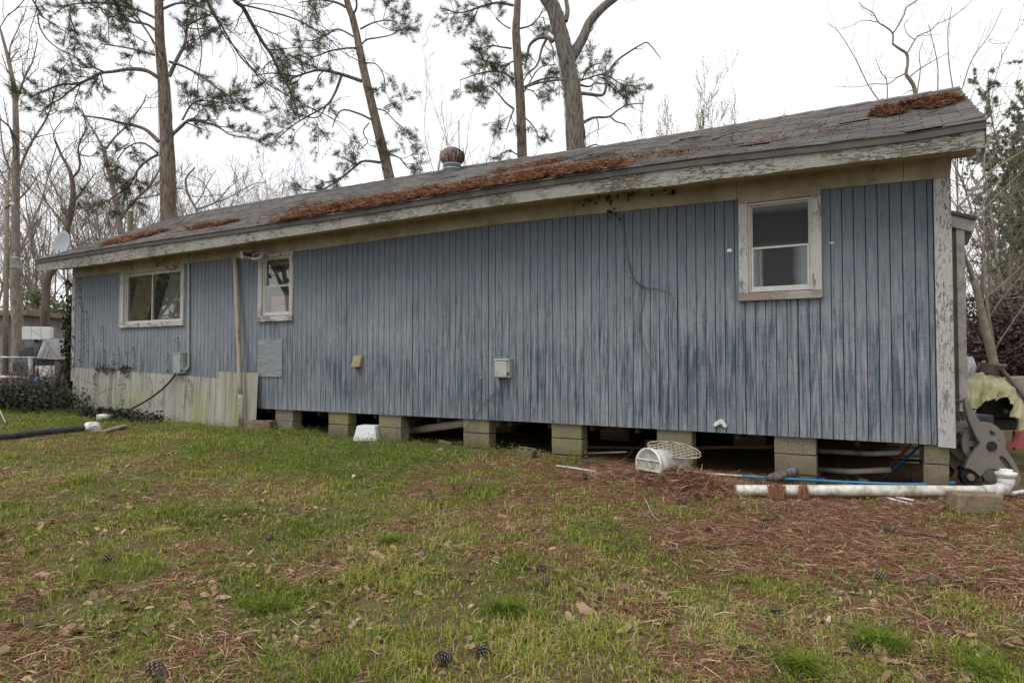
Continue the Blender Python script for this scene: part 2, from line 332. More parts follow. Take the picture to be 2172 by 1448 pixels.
# ------------------------------------------------------------------ helpers: geometry
def obj(name, me, mat=None, parent=None, label=None, cat=None, group=None, kind=None, smooth=False):
    o = bpy.data.objects.new(name, me); COL.objects.link(o)
    if mat is not None and len(me.materials) == 0: me.materials.append(mat)
    if parent: o.parent = parent
    if smooth: me.polygons.foreach_set('use_smooth', [True]*len(me.polygons))
    return tag(o, label, cat, group, kind)
def tag(o, label=None, cat=None, group=None, kind=None):
    if label: o['label'] = label
    if cat: o['category'] = cat
    if group: o['group'] = group
    if kind: o['kind'] = kind
    return o
def empty(name, loc=(0, 0, 0), label=None, cat=None, group=None, rz=0):
    o = bpy.data.objects.new(name, None); COL.objects.link(o); o.location = loc; o.rotation_euler[2] = rz
    return tag(o, label, cat, group)
class B:
    """bmesh collector"""
    def __init__(s): s.bm = bmesh.new()
    def box(s, a, b, bev=0):
        a, b = Vector(a), Vector(b); c = (a+b)/2; d = b-a
        r = bmesh.ops.create_cube(s.bm, size=1, matrix=Matrix.Translation(c) @ Matrix.Diagonal((abs(d.x), abs(d.y), abs(d.z), 1)))
        if bev:
            es = list({e for v in r['verts'] for e in v.link_edges})
            bmesh.ops.bevel(s.bm, geom=es, offset=bev, segments=2, affect='EDGES', profile=.5)
        return s
    def obox(s, mat4, size, bev=0):
        r = bmesh.ops.create_cube(s.bm, size=1, matrix=mat4 @ Matrix.Diagonal((*size, 1)))
        if bev:
            es = list({e for v in r['verts'] for e in v.link_edges})
            bmesh.ops.bevel(s.bm, geom=es, offset=bev, segments=2, affect='EDGES', profile=.5)
        return s
    def hexa(s, pts, bev=0):
        """8 corners: front quad (0-3) then back quad (4-7)"""
        v = [s.bm.verts.new(p) for p in pts]
        fs = [(0, 1, 2, 3), (7, 6, 5, 4), (4, 5, 1, 0), (5, 6, 2, 1), (6, 7, 3, 2), (7, 4, 0, 3)]
        for f in fs: s.bm.faces.new([v[i] for i in f])
        if bev:
            bmesh.ops.bevel(s.bm, geom=list({e for q in v for e in q.link_edges}), offset=bev, segments=1, affect='EDGES')
        return s
    def tube(s, pts, r, n=8, caps=True, close=False):
        pts = [Vector(p) for p in pts]; N = len(pts)
        rr = r if hasattr(r, '__len__') else [r]*N; rings = []; prev = None
        for i, p in enumerate(pts):
            t = (pts[min(i+1, N-1)]-pts[max(i-1, 0)]).normalized()
            u = t.orthogonal() if prev is None else (prev - t*prev.dot(t))
            u.normalize(); prev = u; w = t.cross(u)
            rings.append([s.bm.verts.new(p+(u*math.cos(a)+w*math.sin(a))*rr[i]) for a in [2*math.pi*k/n for k in range(n)]])
        for i in range(N-1):
            for k in range(n): s.bm.faces.new((rings[i][k], rings[i][(k+1) % n], rings[i+1][(k+1) % n], rings[i+1][k])).smooth = True
        if caps:
            s.bm.faces.new(rings[0][::-1]); s.bm.faces.new(rings[-1])
        return s
    def jit(s, a, f):
        for v in s.bm.verts: v.co += Vector((mn.noise(v.co*f), mn.noise(v.co*f+Vector((9, 0, 0))), mn.noise(v.co*f+Vector((0, 9, 0)))))*a
        return s
    def lathe(s, prof, n=20, mat4=Matrix.Identity(4)):
        rings = [[s.bm.verts.new(mat4 @ Vector((r*math.cos(2*math.pi*k/n), r*math.sin(2*math.pi*k/n), z))) for k in range(n)] for r, z in prof]
        for i in range(len(rings)-1):
            for k in range(n): s.bm.faces.new((rings[i][k], rings[i][(k+1) % n], rings[i+1][(k+1) % n], rings[i+1][k])).smooth = True
        return s
    def mesh(s, name):
        bmesh.ops.recalc_face_normals(s.bm, faces=s.bm.faces)
        me = bpy.data.meshes.new(name); s.bm.to_mesh(me); s.bm.free(); return me
def arr_mesh(name, V, Q, tint=None, extra=None):
    """big meshes from arrays; Q is (n,4) or (n,3)"""
    me = bpy.data.meshes.new(name); V = np.asarray(V, np.float32); Q = np.asarray(Q, np.int32); k = Q.shape[1]
    me.vertices.add(len(V)); me.vertices.foreach_set('co', V.ravel())
    me.loops.add(Q.size); me.loops.foreach_set('vertex_index', Q.ravel())
    me.polygons.add(len(Q)); me.polygons.foreach_set('loop_start', np.arange(0, Q.size, k, dtype=np.int32))
    me.polygons.foreach_set('loop_total', np.full(len(Q), k, np.int32))
    me.update(calc_edges=True)
    if tint is not None:
        a = me.attributes.new('tint', 'FLOAT', 'POINT'); a.data.foreach_set('value', np.asarray(tint, np.float32))
    for n_, v_ in (extra or {}).items():
        a = me.attributes.new(n_, 'FLOAT', 'POINT'); a.data.foreach_set('value', np.asarray(v_, np.float32))
    return me
class Tubes:
    """fast array collector of tapered tubes"""
    def __init__(s): s.V = []; s.Q = []; s.n = 0
    def tube(s, pts, rad, sides=5):
        p = np.asarray(pts, float); N = len(p); t = np.gradient(p, axis=0); t /= (np.linalg.norm(t, axis=1, keepdims=True)+1e-9)
        ref = np.array([0.3, 0.9, 0.1]) if abs(t[0][1]) < .8 else np.array([1., 0, .2])
        u = np.cross(t, ref); u /= (np.linalg.norm(u, axis=1, keepdims=True)+1e-9); w = np.cross(t, u)
        a = np.arange(sides)*2*np.pi/sides
        ring = p[:, None, :] + (u[:, None, :]*np.cos(a)[None, :, None]+w[:, None, :]*np.sin(a)[None, :, None])*np.asarray(rad)[:, None, None]
        i = np.arange(N-1)[:, None]*sides; k = np.arange(sides)[None, :]; k2 = (k+1) % sides
        q = np.stack([i+k, i+k2, i+sides+k2, i+sides+k], -1).reshape(-1, 4)+s.n
        s.V.append(ring.reshape(-1, 3)); s.Q.append(q); s.n += N*sides
    def mesh(s, name):
        if not s.V: s.tube([(0, 0, -5), (0, 0, -5.01)], [.001, .001], 3)
        me = arr_mesh(name, np.concatenate(s.V), np.concatenate(s.Q)); me.polygons.foreach_set('use_smooth', [True]*len(me.polygons)); return me
def spline(pts, n):
    """Catmull-Rom resample"""
    p = np.asarray([tuple(q) for q in pts], float); m = len(p)
    if m == 2: return p[0]+(p[1]-p[0])*np.linspace(0, 1, n)[:, None]
    pp = np.vstack([2*p[0]-p[1], p, 2*p[-1]-p[-2]]); u = np.linspace(0, m-1-1e-6, n); i = u.astype(int); f = (u-i)[:, None]
    a, b, c, d = pp[i], pp[i+1], pp[i+2], pp[i+3]
    return .5*((2*b)+(-a+c)*f+(2*a-5*b+4*c-d)*f*f+(-a+3*b-3*c+d)*f**3)
def rpath(p, d, L, n, wig, trop):
    p = np.array(p, float); d = np.array(d, float); d /= np.linalg.norm(d)+1e-9; out = [p.copy()]; st = L/(n-1)
    for _ in range(n-1):
        d = d+RN.normal(0, wig, 3)+np.array([0, 0, trop]); d /= np.linalg.norm(d); p = p+d*st; out.append(p.copy())
    return np.array(out)
def kids(T, pts, r0, r1, lv, spec, tips):
    """grow side branches from a path; spec: list per level of dict(n per m, L, wig, trop, ang)"""
    sp = spec[lv]; seg = np.linalg.norm(np.diff(pts, axis=0), axis=1); tot = seg.sum(); N = len(pts)
    cnt = max(1, int(tot*sp['n']*RN.uniform(.8, 1.2)))
    for _ in range(cnt):
        u = RN.uniform(sp.get('u0', .12), 1.0); f = u*(N-1); i = min(int(f), N-2); q = pts[i]+(pts[i+1]-pts[i])*(f-i)
        t = pts[i+1]-pts[i]; t = t/(np.linalg.norm(t)+1e-9); rnd = RN.normal(0, 1, 3); rnd[2] += sp.get('up', 0.0)
        rnd -= t*rnd.dot(t); rnd /= np.linalg.norm(rnd)+1e-9; an = RN.uniform(*sp.get('ang', (.5, 1.2)))
        d = t*math.cos(an)+rnd*math.sin(an); L = sp['L']*RN.uniform(.5, 1.25)*(1-.4*u)
        rl = (r0+(r1-r0)*u); ra = min(rl*.6, sp.get('r', 9)); rb = max(ra*.3, sp.get('rmin', .003)); ra = max(ra, rb)
        n = sp.get('seg', 5); path = rpath(q, d, L, n, sp['wig'], sp['trop']); T.tube(path, np.linspace(ra, rb, n), sp.get('sides', 3))
        if lv+1 < len(spec): kids(T, path, ra, rb, lv+1, spec, tips)
        else: tips.append(path)
def foliage(tips, per, nn, L, w, name, spread=.9, flat=0.0, tlo=0, thi=1, droop=-.1):
    """needle or leaf tufts at twig ends: thin triangles"""
    C = []; D = []
    for t in tips:
        for k in range(per):
            i = len(t)-1-k % (len(t)-1); C.append(t[i]); D.append(t[i]-t[i-1])
    if not C: C = [np.zeros(3)-9]; D = [np.array([0, 0, 1.])]
    C = np.array(C); D = np.array(D); D /= np.linalg.norm(D, axis=1, keepdims=True)+1e-9
    C = np.repeat(C, nn, 0); D = np.repeat(D, nn, 0); n = len(C)
    d = D+RN.normal(0, spread, (n, 3)); d[:, 2] += droop; d /= np.linalg.norm(d, axis=1, keepdims=True)+1e-9
    s = np.cross(d, RN.normal(0, 1, (n, 3))); s /= np.linalg.norm(s, axis=1, keepdims=True)+1e-9
    LL = L*RN.uniform(.6, 1.2, (n, 1)); C = C+RN.normal(0, L*.15, (n, 3))
    V = np.stack([C-s*w*.5, C+s*w*.5, C+d*LL+s*w*flat, C+d*LL-s*w*flat], 1).reshape(-1, 3)
    if flat == 0: V = np.stack([C-s*w*.5, C+s*w*.5, C+d*LL], 1).reshape(-1, 3); Q = np.arange(n*3).reshape(-1, 3)
    else: Q = np.arange(n*4).reshape(-1, 4)
    k = Q.shape[1]; tuft = np.repeat(RN.uniform(tlo, thi, (n//nn+1)), nn)[:n]; tint = np.repeat(np.clip(tuft*.7+RN.uniform(0, .3, n), 0, 1), k)
    return arr_mesh(name, V, Q, tint)
def outline_mesh(name, loops, depth, xf, bev=.0):
    """extruded flat outline with holes (2D loops), placed by matrix xf"""
    cu = bpy.data.curves.new(name, 'CURVE'); cu.dimensions = '2D'; cu.fill_mode = 'BOTH'; cu.extrude = depth/2; cu.bevel_depth = bev; cu.bevel_resolution = 1
    for lp in loops:
        sp = cu.splines.new('POLY'); sp.points.add(len(lp)-1)
        for i, (x, y) in enumerate(lp): sp.points[i].co = (x, y, 0, 1)
        sp.use_cyclic_u = True
    o = bpy.data.objects.new(name, cu); COL.objects.link(o); bpy.context.view_layer.update()
    me = bpy.data.meshes.new_from_object(o.evaluated_get(bpy.context.evaluated_depsgraph_get())); bpy.data.objects.remove(o); bpy.data.curves.remove(cu)
    me.transform(xf); me.name = name; return me
def drape(name, top, bot, nu=26, nv=12, bulge=.1, wr=.03, dirv=(0, -1, 0), sc=4, pleat=0.0):
    a = spline(top, nu); b = spline(bot, nu); V = []; dv = np.array(dirv, float)
    for j in range(nv):
        f = j/(nv-1)
        for i in range(nu):
            p = a[i]*(1-f)+b[i]*f; q = mn.noise(Vector((i*sc/nu*2.2, f*1.4+p[0], 3.3))); q2 = mn.noise(Vector((i*sc/nu*6, f*2, 7.7+p[1])))
            V.append(p+dv*(bulge*math.sin(math.pi*min(1, f*1.1)**.8)+wr*(q*1.4+q2*.8)*(0.3+f)+pleat*math.sin(i*1.15+2*q))+np.array([0, 0, wr*q2*.6]))
    Q = [(j*nu+i, j*nu+i+1, (j+1)*nu+i+1, (j+1)*nu+i) for j in range(nv-1) for i in range(nu-1)]
    me = arr_mesh(name, V, Q); me.polygons.foreach_set('use_smooth', [True]*len(me.polygons)); return me

# ------------------------------------------------------------------ ground
def nz2(x, y, sc, seed=0.0):
    """cheap smooth value noise on arrays"""
    x = np.asarray(x)*sc+seed*17.3+1000; y = np.asarray(y)*sc+seed*9.1+1000; xi = np.floor(x).astype(np.int64); yi = np.floor(y).astype(np.int64); fx = x-xi; fy = y-yi
    fx = fx*fx*(3-2*fx); fy = fy*fy*(3-2*fy)
    def h(a, b):
        v = (a*374761393+b*668265263+int(seed*7919)) & 0xffffffff; v = ((v ^ (v >> 13))*1274126177) & 0xffffffff; return ((v ^ (v >> 16)) & 0xffff)/65535.0
    return (h(xi, yi)*(1-fx)+h(xi+1, yi)*fx)*(1-fy)+(h(xi, yi+1)*(1-fx)+h(xi+1, yi+1)*fx)*fy
def fbm(x, y, sc, seed=0): return (nz2(x, y, sc, seed)+.5*nz2(x, y, sc*2.1, seed+1)+.25*nz2(x, y, sc*4.3, seed+2))/1.75
def straw_amt(x, y):
    """how much red pine straw lies here"""
    e = 1.25-((x+.1)/3.8)**2-((y+1.0)/2.0)**2
    e = np.maximum(e, .62-((x-1.2)/2.6)**2-((y+2.2)/1.6)**2)
    v = np.clip(e*1.25, 0, .9)+(fbm(x, y, 2.1, 3)-.5)*1.5*(e > -.3)
    v = np.maximum(v, np.minimum((fbm(x, y, 2.0, 5)-.50)*2.4, .5))
    return np.clip(v, 0, 1)
xs = np.concatenate([-np.geomspace(300, 22, 14), np.linspace(-20, 8, 225), np.geomspace(10, 300, 14)])
ys = np.concatenate([[-60, -30, -15, -10], np.linspace(-8, 10, 150), np.geomspace(12, 400, 16)])
GX, GY = np.meshgrid(xs, ys); GZ = g(GX, GY)+(fbm(GX, GY, 3, 9)-.5)*.04
nxg = len(xs); idx = np.arange(len(ys)-1)[:, None]*nxg+np.arange(nxg-1)[None, :]
Qg = np.stack([idx, idx+1, idx+nxg+1, idx+nxg], -1).reshape(-1, 4)
gm = arr_mesh('ground', np.stack([GX, GY, GZ], -1).reshape(-1, 3), Qg, None, {'straw': straw_amt(GX, GY).ravel()})
obj('ground', gm, M['ground'], kind='structure', smooth=True)

# ------------------------------------------------------------------ house measures
def zline(pts, y):
    q = [(W(a, b, y).x, W(a, b, y).z) for a, b in pts]; X = [k[0] for k in q]; Zs = [k[1] for k in q]
    return lambda x: float(np.interp(x, X, Zs)) if X[0] <= x <= X[-1] else (Zs[0]+(Zs[1]-Zs[0])*(x-X[0])/(X[1]-X[0]) if x < X[0] else Zs[-1]+(Zs[-1]-Zs[-2])*(x-X[-1])/(X[-1]-X[-2]))
XL = W(155, 680).x; XR = W(2022, 680).x
YF = -.45                                                # fascia front plane
z_fb = zline([(78, 575), (159, 567), (301, 547), (460, 524), (900, 457.5), (1176, 420), (1499, 384), (1700, 358), (1917, 333), (2085, 313)], YF)
z_ft = zline([(78, 558), (269, 527), (400, 509), (700, 466), (1000, 417), (1300, 373), (1499, 347), (1700, 325), (1917, 300), (2089, 271)], YF)
z_st = zline([(155, 589.6), (255, 578.6), (404, 558.7), (625, 534), (710, 523), (1026, 480), (1240, 457), (1566, 424), (1743, 402.5), (1983, 380)], 0)
z_sb = zline([(160, 778), (553, 866), (1180, 897.5), (1997, 944)], 0)
z_rg = zline([(340, 470), (440, 447), (620, 416), (830, 380), (1000, 351), (1222, 319), (1500, 275), (1760, 231), (2035, 186)], 2.06)
FXL, FXR = W(79, 565, YF).x, W(2089, 290, YF).x
RXL, RXR = W(345, 470, 2.06).x, W(2035, 186, 2.06).x
house = empty('house', (XL, 0, .3), 'long single-storey house with faded blue grooved siding raised on concrete block piers', 'house')
IV = lambda p: (Vector(p)-house.location)
def hpart(name, me, mat, parent=None, label=None, smooth=False, kind=None):
    me.transform(Matrix.Translation(-house.location)) if (parent is None or parent.get('_h')) else None
    o = obj(name, me, mat, parent or house, label=label, smooth=smooth, kind=kind); return o
wallr = bpy.data.objects.new('wall', None)
# -- openings (inner) and casings
def rect(l, r, tl, tr, bl, br, y=0):
    a, b, c, d = W(l, tl, y), W(r, tr, y), W(l, bl, y), W(r, br, y)
    return (a.x+c.x)/2, (b.x+d.x)/2, (c.z+d.z)/2, (a.z+b.z)/2
WIN = [dict(o=rect(257, 392.7, 575, 561, 696.4, 689.5), i=rect(265, 386, 583, 570, 686, 680), k='slide', sill=.085, head=.10),
       dict(o=rect(550, 623.7, 545, 533, 683, 679.6), i=rect(558, 617, 548, 541, 670, 667), k='hung', sill=.085, head=.07),
       dict(o=rect(1568, 1743, 413.8, 395, 638, 633.3), i=rect(1587.4, 1722.7, 431, 418, 619, 614), k='hung', sill=.083, head=.085)]
# -- siding planks, each 4 inches
def make_wall():
    b = B()
    # backing sheet split round openings
    cuts = sorted([(w['i'][0], w['i'][1], w['i'][2], w['i'][3]) for w in WIN]); x = XL
    def bk_(x0_, x1_, zb_, zt_=2.95):
        m_ = max(1, int((x1_-x0_)/.8))
        for q_ in range(m_):
            u0_ = x0_+(x1_-x0_)*q_/m_; u1_ = x0_+(x1_-x0_)*(q_+1)/m_; za = z_sb(u0_)+.006 if zb_ is None else zb_; zb2 = z_sb(u1_)+.006 if zb_ is None else zb_
            b.hexa([(u0_, .012, za), (u1_, .012, zb2), (u1_, .012, zt_), (u0_, .012, zt_), (u0_, .09, za), (u1_, .09, zb2), (u1_, .09, zt_), (u0_, .09, zt_)])
    for (a, c, z0, z1) in cuts:
        bk_(x, a, None); bk_(a, c, None, z0); bk_(a, c, z1); x = c
    bk_(x, XR-.02, None)
    return b.mesh('wall')
wm = make_wall(); wall = hpart('wall', wm, M['groove'])
pitch = .1016; x = XL+.10; i = 0
while x < XR-.14:
    x1 = min(x+pitch-.0085, XR-.145)
    segs = [(z_sb(x), z_sb(x1), z_st(x)+.03, z_st(x1)+.03)]
    for w in WIN:
        a, c, z0, z1 = w['i']
        if x1 > a and x < c:
            s0 = segs[0]; segs = [(s0[0], s0[1], z0-.01, z0-.01), (z1+.01, z1+.01, s0[2], s0[3])]
    yo = -.0015*random.random()
    for (b0, b1, t0, t1) in segs:
        if t0-b0 < .05: continue
        b = B()
        b.hexa([(x, yo, b0), (x1, yo, b1), (x1, yo, t1), (x, yo, t0), (x, .012, b0), (x1, .012, b1), (x1, .012, t1), (x, .012, t0)])
        me = b.mesh('siding_plank'); me.transform(Matrix.Translation(-house.location)); obj('siding_plank', me, M['siding'], wall)
    i += 1; x += pitch+(.004 if i % 12 == 0 else 0)
# -- frieze boards, soffit, fascia in lengths
def strip(x0, x1, zb, zt, ya, yb, n=8):
    b = B(); xs_ = np.linspace(x0, x1, n+1)
    V = [[b.bm.verts.new((xx, yy, zz)) for (yy, zz) in ((ya, zb(xx)), (ya, zt(xx)), (yb, zt(xx)), (yb, zb(xx)))] for xx in xs_]
    for i_ in range(n):
        for k in range(4): b.bm.faces.new((V[i_][k], V[i_+1][k], V[i_+1][(k+1) % 4], V[i_][(k+1) % 4]))
    b.bm.faces.new(V[0]); b.bm.faces.new(V[-1][::-1]); return b
ZS = lambda x: z_fb(x)+.075
fj = [XL-.005] + [W(a, b_, 0).x for a, b_ in ((404, 550), (706, 510), (1219, 440), (1564, 400), (1916, 360))] + [XR]
for a, c in zip(fj[:-1], fj[1:]):
    hpart('frieze_board', strip(a+.0025, c-.0025, z_st, ZS, -.022-.004*random.random(), .01).mesh('frieze_board'), M['frieze'])
sj = list(np.linspace(FXL+.03, FXR-.02, 8))
for a, c in zip(sj[:-1], sj[1:]):
    hpart('soffit_board', strip(a+.002, c-.002, ZS, lambda x: ZS(x)+.012, YF+.03, .012 if c < XR else .10, 6).mesh('soffit_board'), M['soffit'])
hpart('soffit_board', strip(XR+.004, FXR-.035, lambda x: ZS(x)-.01, lambda x: ZS(x)+.01, .014, .07, 2).mesh('soffit_board'), M['soffit'])
ff = [FXL]+[W(a, 400, YF).x for a in (262, 497, 1300, 1640, 2036)]+[FXR]
for k, (a, c) in enumerate(zip(ff[:-1], ff[1:])):
    hpart('fascia_board', strip(a+.002, c-.002, lambda x, k=k: z_fb(x)+.012*mn.noise(Vector((x*2.3, k, 0))), z_ft, YF, YF+.028, 14).mesh('fascia_board'), M['fascia'])
ROOFT = lambda x: z_ft(x)+.045
hpart('drip_edge', strip(FXL-.02, FXR+.01, lambda x: z_ft(x)-.012, lambda x: ROOFT(x)+.010, YF-.022, YF+.06, 30).mesh('drip_edge'), M['drip'])
# rake board at the right end and jagged flap
b = B(); yy = [YF+.03, .8, 2.06, 3.4, 4.55]
def zr(x, y):
    t = min(1, max(0, (y-(YF-.02))/(2.06-YF+.02))); t = t if y <= 2.06 else max(0, 1-(y-2.06)/2.5)
    return ROOFT(x)*(1-t)+z_rg(min(max(x, RXL), RXR))*t
for y0, y1 in zip(yy[:-1], yy[1:]):
    b.hexa([(FXR-.03, y0, zr(FXR, y0)-.22), (FXR-.03, y1, zr(FXR, y1)-.22), (FXR-.03, y1, zr(FXR, y1)-.02), (FXR-.03, y0, zr(FXR, y0)-.02),
            (FXR, y0, zr(FXR, y0)-.22), (FXR, y1, zr(FXR, y1)-.22), (FXR, y1, zr(FXR, y1)-.02), (FXR, y0, zr(FXR, y0)-.02)])
hpart('rake_board', b.mesh('rake_board'), M['soffit'])
b = B(); q = [W(2079, 300, YF+.02), W(2091, 262, YF+.02), W(2090, 320, YF+.02), W(2078, 342, YF+.02), W(2074, 338, YF+.02), W(2075, 322, YF+.02)]
me = outline_mesh('splintered_board_end', [[(p.x, p.z) for p in (W(2084, 268, YF+.02), W(2092, 272, YF+.02), W(2091, 315, YF+.02), W(2086, 335, YF+.02), W(2079, 343, YF+.02), W(2077, 326, YF+.02), W(2085, 316, YF+.02))]], .02, Matrix.Translation((0, YF+.05, 0)) @ Matrix.Rotation(math.pi/2, 4, 'X'))
hpart('splintered_board_end', me, M['drip'])
# left rake
b = B()
for y0, y1 in zip(yy[:-1], yy[1:]):
    b.hexa([(FXL, y0, zr(FXL, y0)-.2), (FXL, y1, zr(FXL, y1)-.2), (FXL, y1, zr(FXL, y1)-.02), (FXL, y0, zr(FXL, y0)-.02),
            (FXL+.03, y0, zr(FXL, y0)-.2), (FXL+.03, y1, zr(FXL, y1)-.2), (FXL+.03, y1, zr(FXL, y1)-.02), (FXL+.03, y0, zr(FXL, y0)-.02)])
hpart('rake_board', b.mesh('rake_board'), M['fascia'])
# -- roof: deck, courses of shingles
EX0, EX1 = FXL-.03, FXR+.02
def RP(s, t, lift=0.0):
    """roof point: s along 0..1, t up 0..1"""
    xe = EX0+(EX1-EX0)*s; xr = RXL+(RXR-RXL)*s; ye = YF-.03; yr = 2.06
    ze = ROOFT(xe)+.006; zz = z_rg(xr)-.004
    sag = -.018*math.sin(math.pi*t)*(1+.8*math.sin(s*23))
    return Vector((xe+(xr-xe)*t, ye+(yr-ye)*t, ze+(zz-ze)*t+sag+lift))
def roof_deck():
    V = []; nu, nv = 60, 10
    for j in range(nv+1):
        for i_ in range(nu+1): V.append(RP(i_/nu, j/nv))
    Q = [(j*(nu+1)+i_, j*(nu+1)+i_+1, (j+1)*(nu+1)+i_+1, (j+1)*(nu+1)+i_) for j in range(nv) for i_ in range(nu)]
    n0 = len(V); 
    for i_ in range(nu+1):
        r = RP(i_/nu, 1); e = RP(i_/nu, 0); V.append((r.x, r.y+2.54, e.z))
    Q += [(nv*(nu+1)+i_, nv*(nu+1)+i_+1, n0+i_+1, n0+i_) for i_ in range(nu)]
    return arr_mesh('roof', V, Q)
rm = roof_deck(); roof = hpart('roof', rm, M['shingle'])
NC = 21; TABS = 52; cand = []
for c in range(NC):
    off = (c % 2)*.5/TABS
    for k in range(-1, TABS):
        s0 = k/TABS+off; s1 = s0+1/TABS-.0007
        s0 = max(0, s0); s1 = min(1, s1)
        if s1-s0 < .002: continue
        cand.append((s0, s1, c))
def tab_pts(s0, s1, c):
    t0 = c/NC; t1 = min(1, (c+1.25)/NC); ds = (random.random()-.5)*.0006; l0 = .017+random.random()*.007; l1 = .004
    if random.random() < .05: l0 += random.random()*.015
    jt = (random.random()-.5)*.10/NC; jt2 = jt+(random.random()-.5)*.06/NC
    a, b_, c_, d = RP(s0, t0+jt, l0), RP(s1, t0+jt2, l0+(random.random()-.5)*.006), RP(s1, t1, l1), RP(s0, t1, l1)
    dn = Vector((0, 0, -.012)); return [a, b_, c_, d, a+dn, b_+dn, c_+dn, d+dn]
def size(q): 
    p = RP(q[0], q[2]/NC); return (p-CAM).length
cand.sort(key=size)
FQ = [(0, 1, 2, 3), (4, 5, 1, 0), (5, 6, 2, 1), (7, 4, 0, 3)]
for s0, s1, c in cand[:296]:
    V = tab_pts(s0, s1, c); me = bpy.data.meshes.new('shingle'); me.from_pydata([v-house.location for v in V], [], FQ); obj('shingle', me, M['shingle'], roof)
V = []; Q = []
for s0, s1, c in cand[296:]:
    n0 = len(V); V += [v-house.location for v in tab_pts(s0, s1, c)]; Q += [[n0+i_ for i_ in f] for f in FQ]
obj('shingle_course', arr_mesh('shingle_course', V, Q), M['shingle'], roof, kind='stuff')
b = B()
for k in range(48):
    p, q = RP(k/48, 1, .012), RP((k+1.15)/48 if k < 47 else 1, 1, .022); b.hexa([p+Vector((0, -.14, -.065)), q+Vector((0, -.14, -.065)), q, p, p+Vector((0, -.14, -.075)), q+Vector((0, -.14, -.075)), q-Vector((0, 0, .01)), p-Vector((0, 0, .01))])
hpart('ridge_cap', b.mesh('ridge_cap'), M['shingle'], kind=None)
# -- corner boards
hpart('corner_board', B().hexa([(XR-.135, -.026, z_sb(XR)-.015), (XR, -.026, z_sb(XR)-.02), (XR, -.026, z_st(XR)), (XR-.135, -.026, z_st(XR)), (XR-.135, .012, z_sb(XR)), (XR, .012, z_sb(XR)), (XR, .012, z_st(XR)), (XR-.135, .012, z_st(XR))], .004).mesh('corner_board'), M['corner'], label='peeling white corner board with bare wood showing')
hpart('corner_board', B().box((XL-.02, -.022, z_sb(XL)-.3), (XL+.085, .012, z_st(XL)), .004).mesh('corner_board'), M['casing'])
# gable walls, rear wall, floor
b = B(); b.box((XR-.02, .012, .40), (XR, 4.1, 2.86)); b.box((XL, .092, .30), (XL+.04, 4.1, 2.95)); b.box((XL, 4.1, -.25), (XR, 4.16, 2.98)); b.box((XL, .15, -.2), (XL+.04, 4.1, .299))  # rear wall below floor and left base panel added, unseen, to keep crawlspace dark
hpart('end_wall', b.mesh('end_wall'), M['siding'])
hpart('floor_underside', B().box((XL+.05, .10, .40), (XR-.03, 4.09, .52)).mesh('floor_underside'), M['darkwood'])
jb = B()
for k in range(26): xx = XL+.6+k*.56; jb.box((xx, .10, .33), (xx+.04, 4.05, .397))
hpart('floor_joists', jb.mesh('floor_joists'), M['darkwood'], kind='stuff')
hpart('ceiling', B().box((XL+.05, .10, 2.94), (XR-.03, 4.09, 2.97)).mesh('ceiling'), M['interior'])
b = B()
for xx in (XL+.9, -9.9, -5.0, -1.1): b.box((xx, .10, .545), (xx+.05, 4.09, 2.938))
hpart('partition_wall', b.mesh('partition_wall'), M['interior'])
hpart('room_floor', B().box((XL+.05, .1, .523), (XR-.03, 4.09, .54)).mesh('room_floor'), M['interior'])
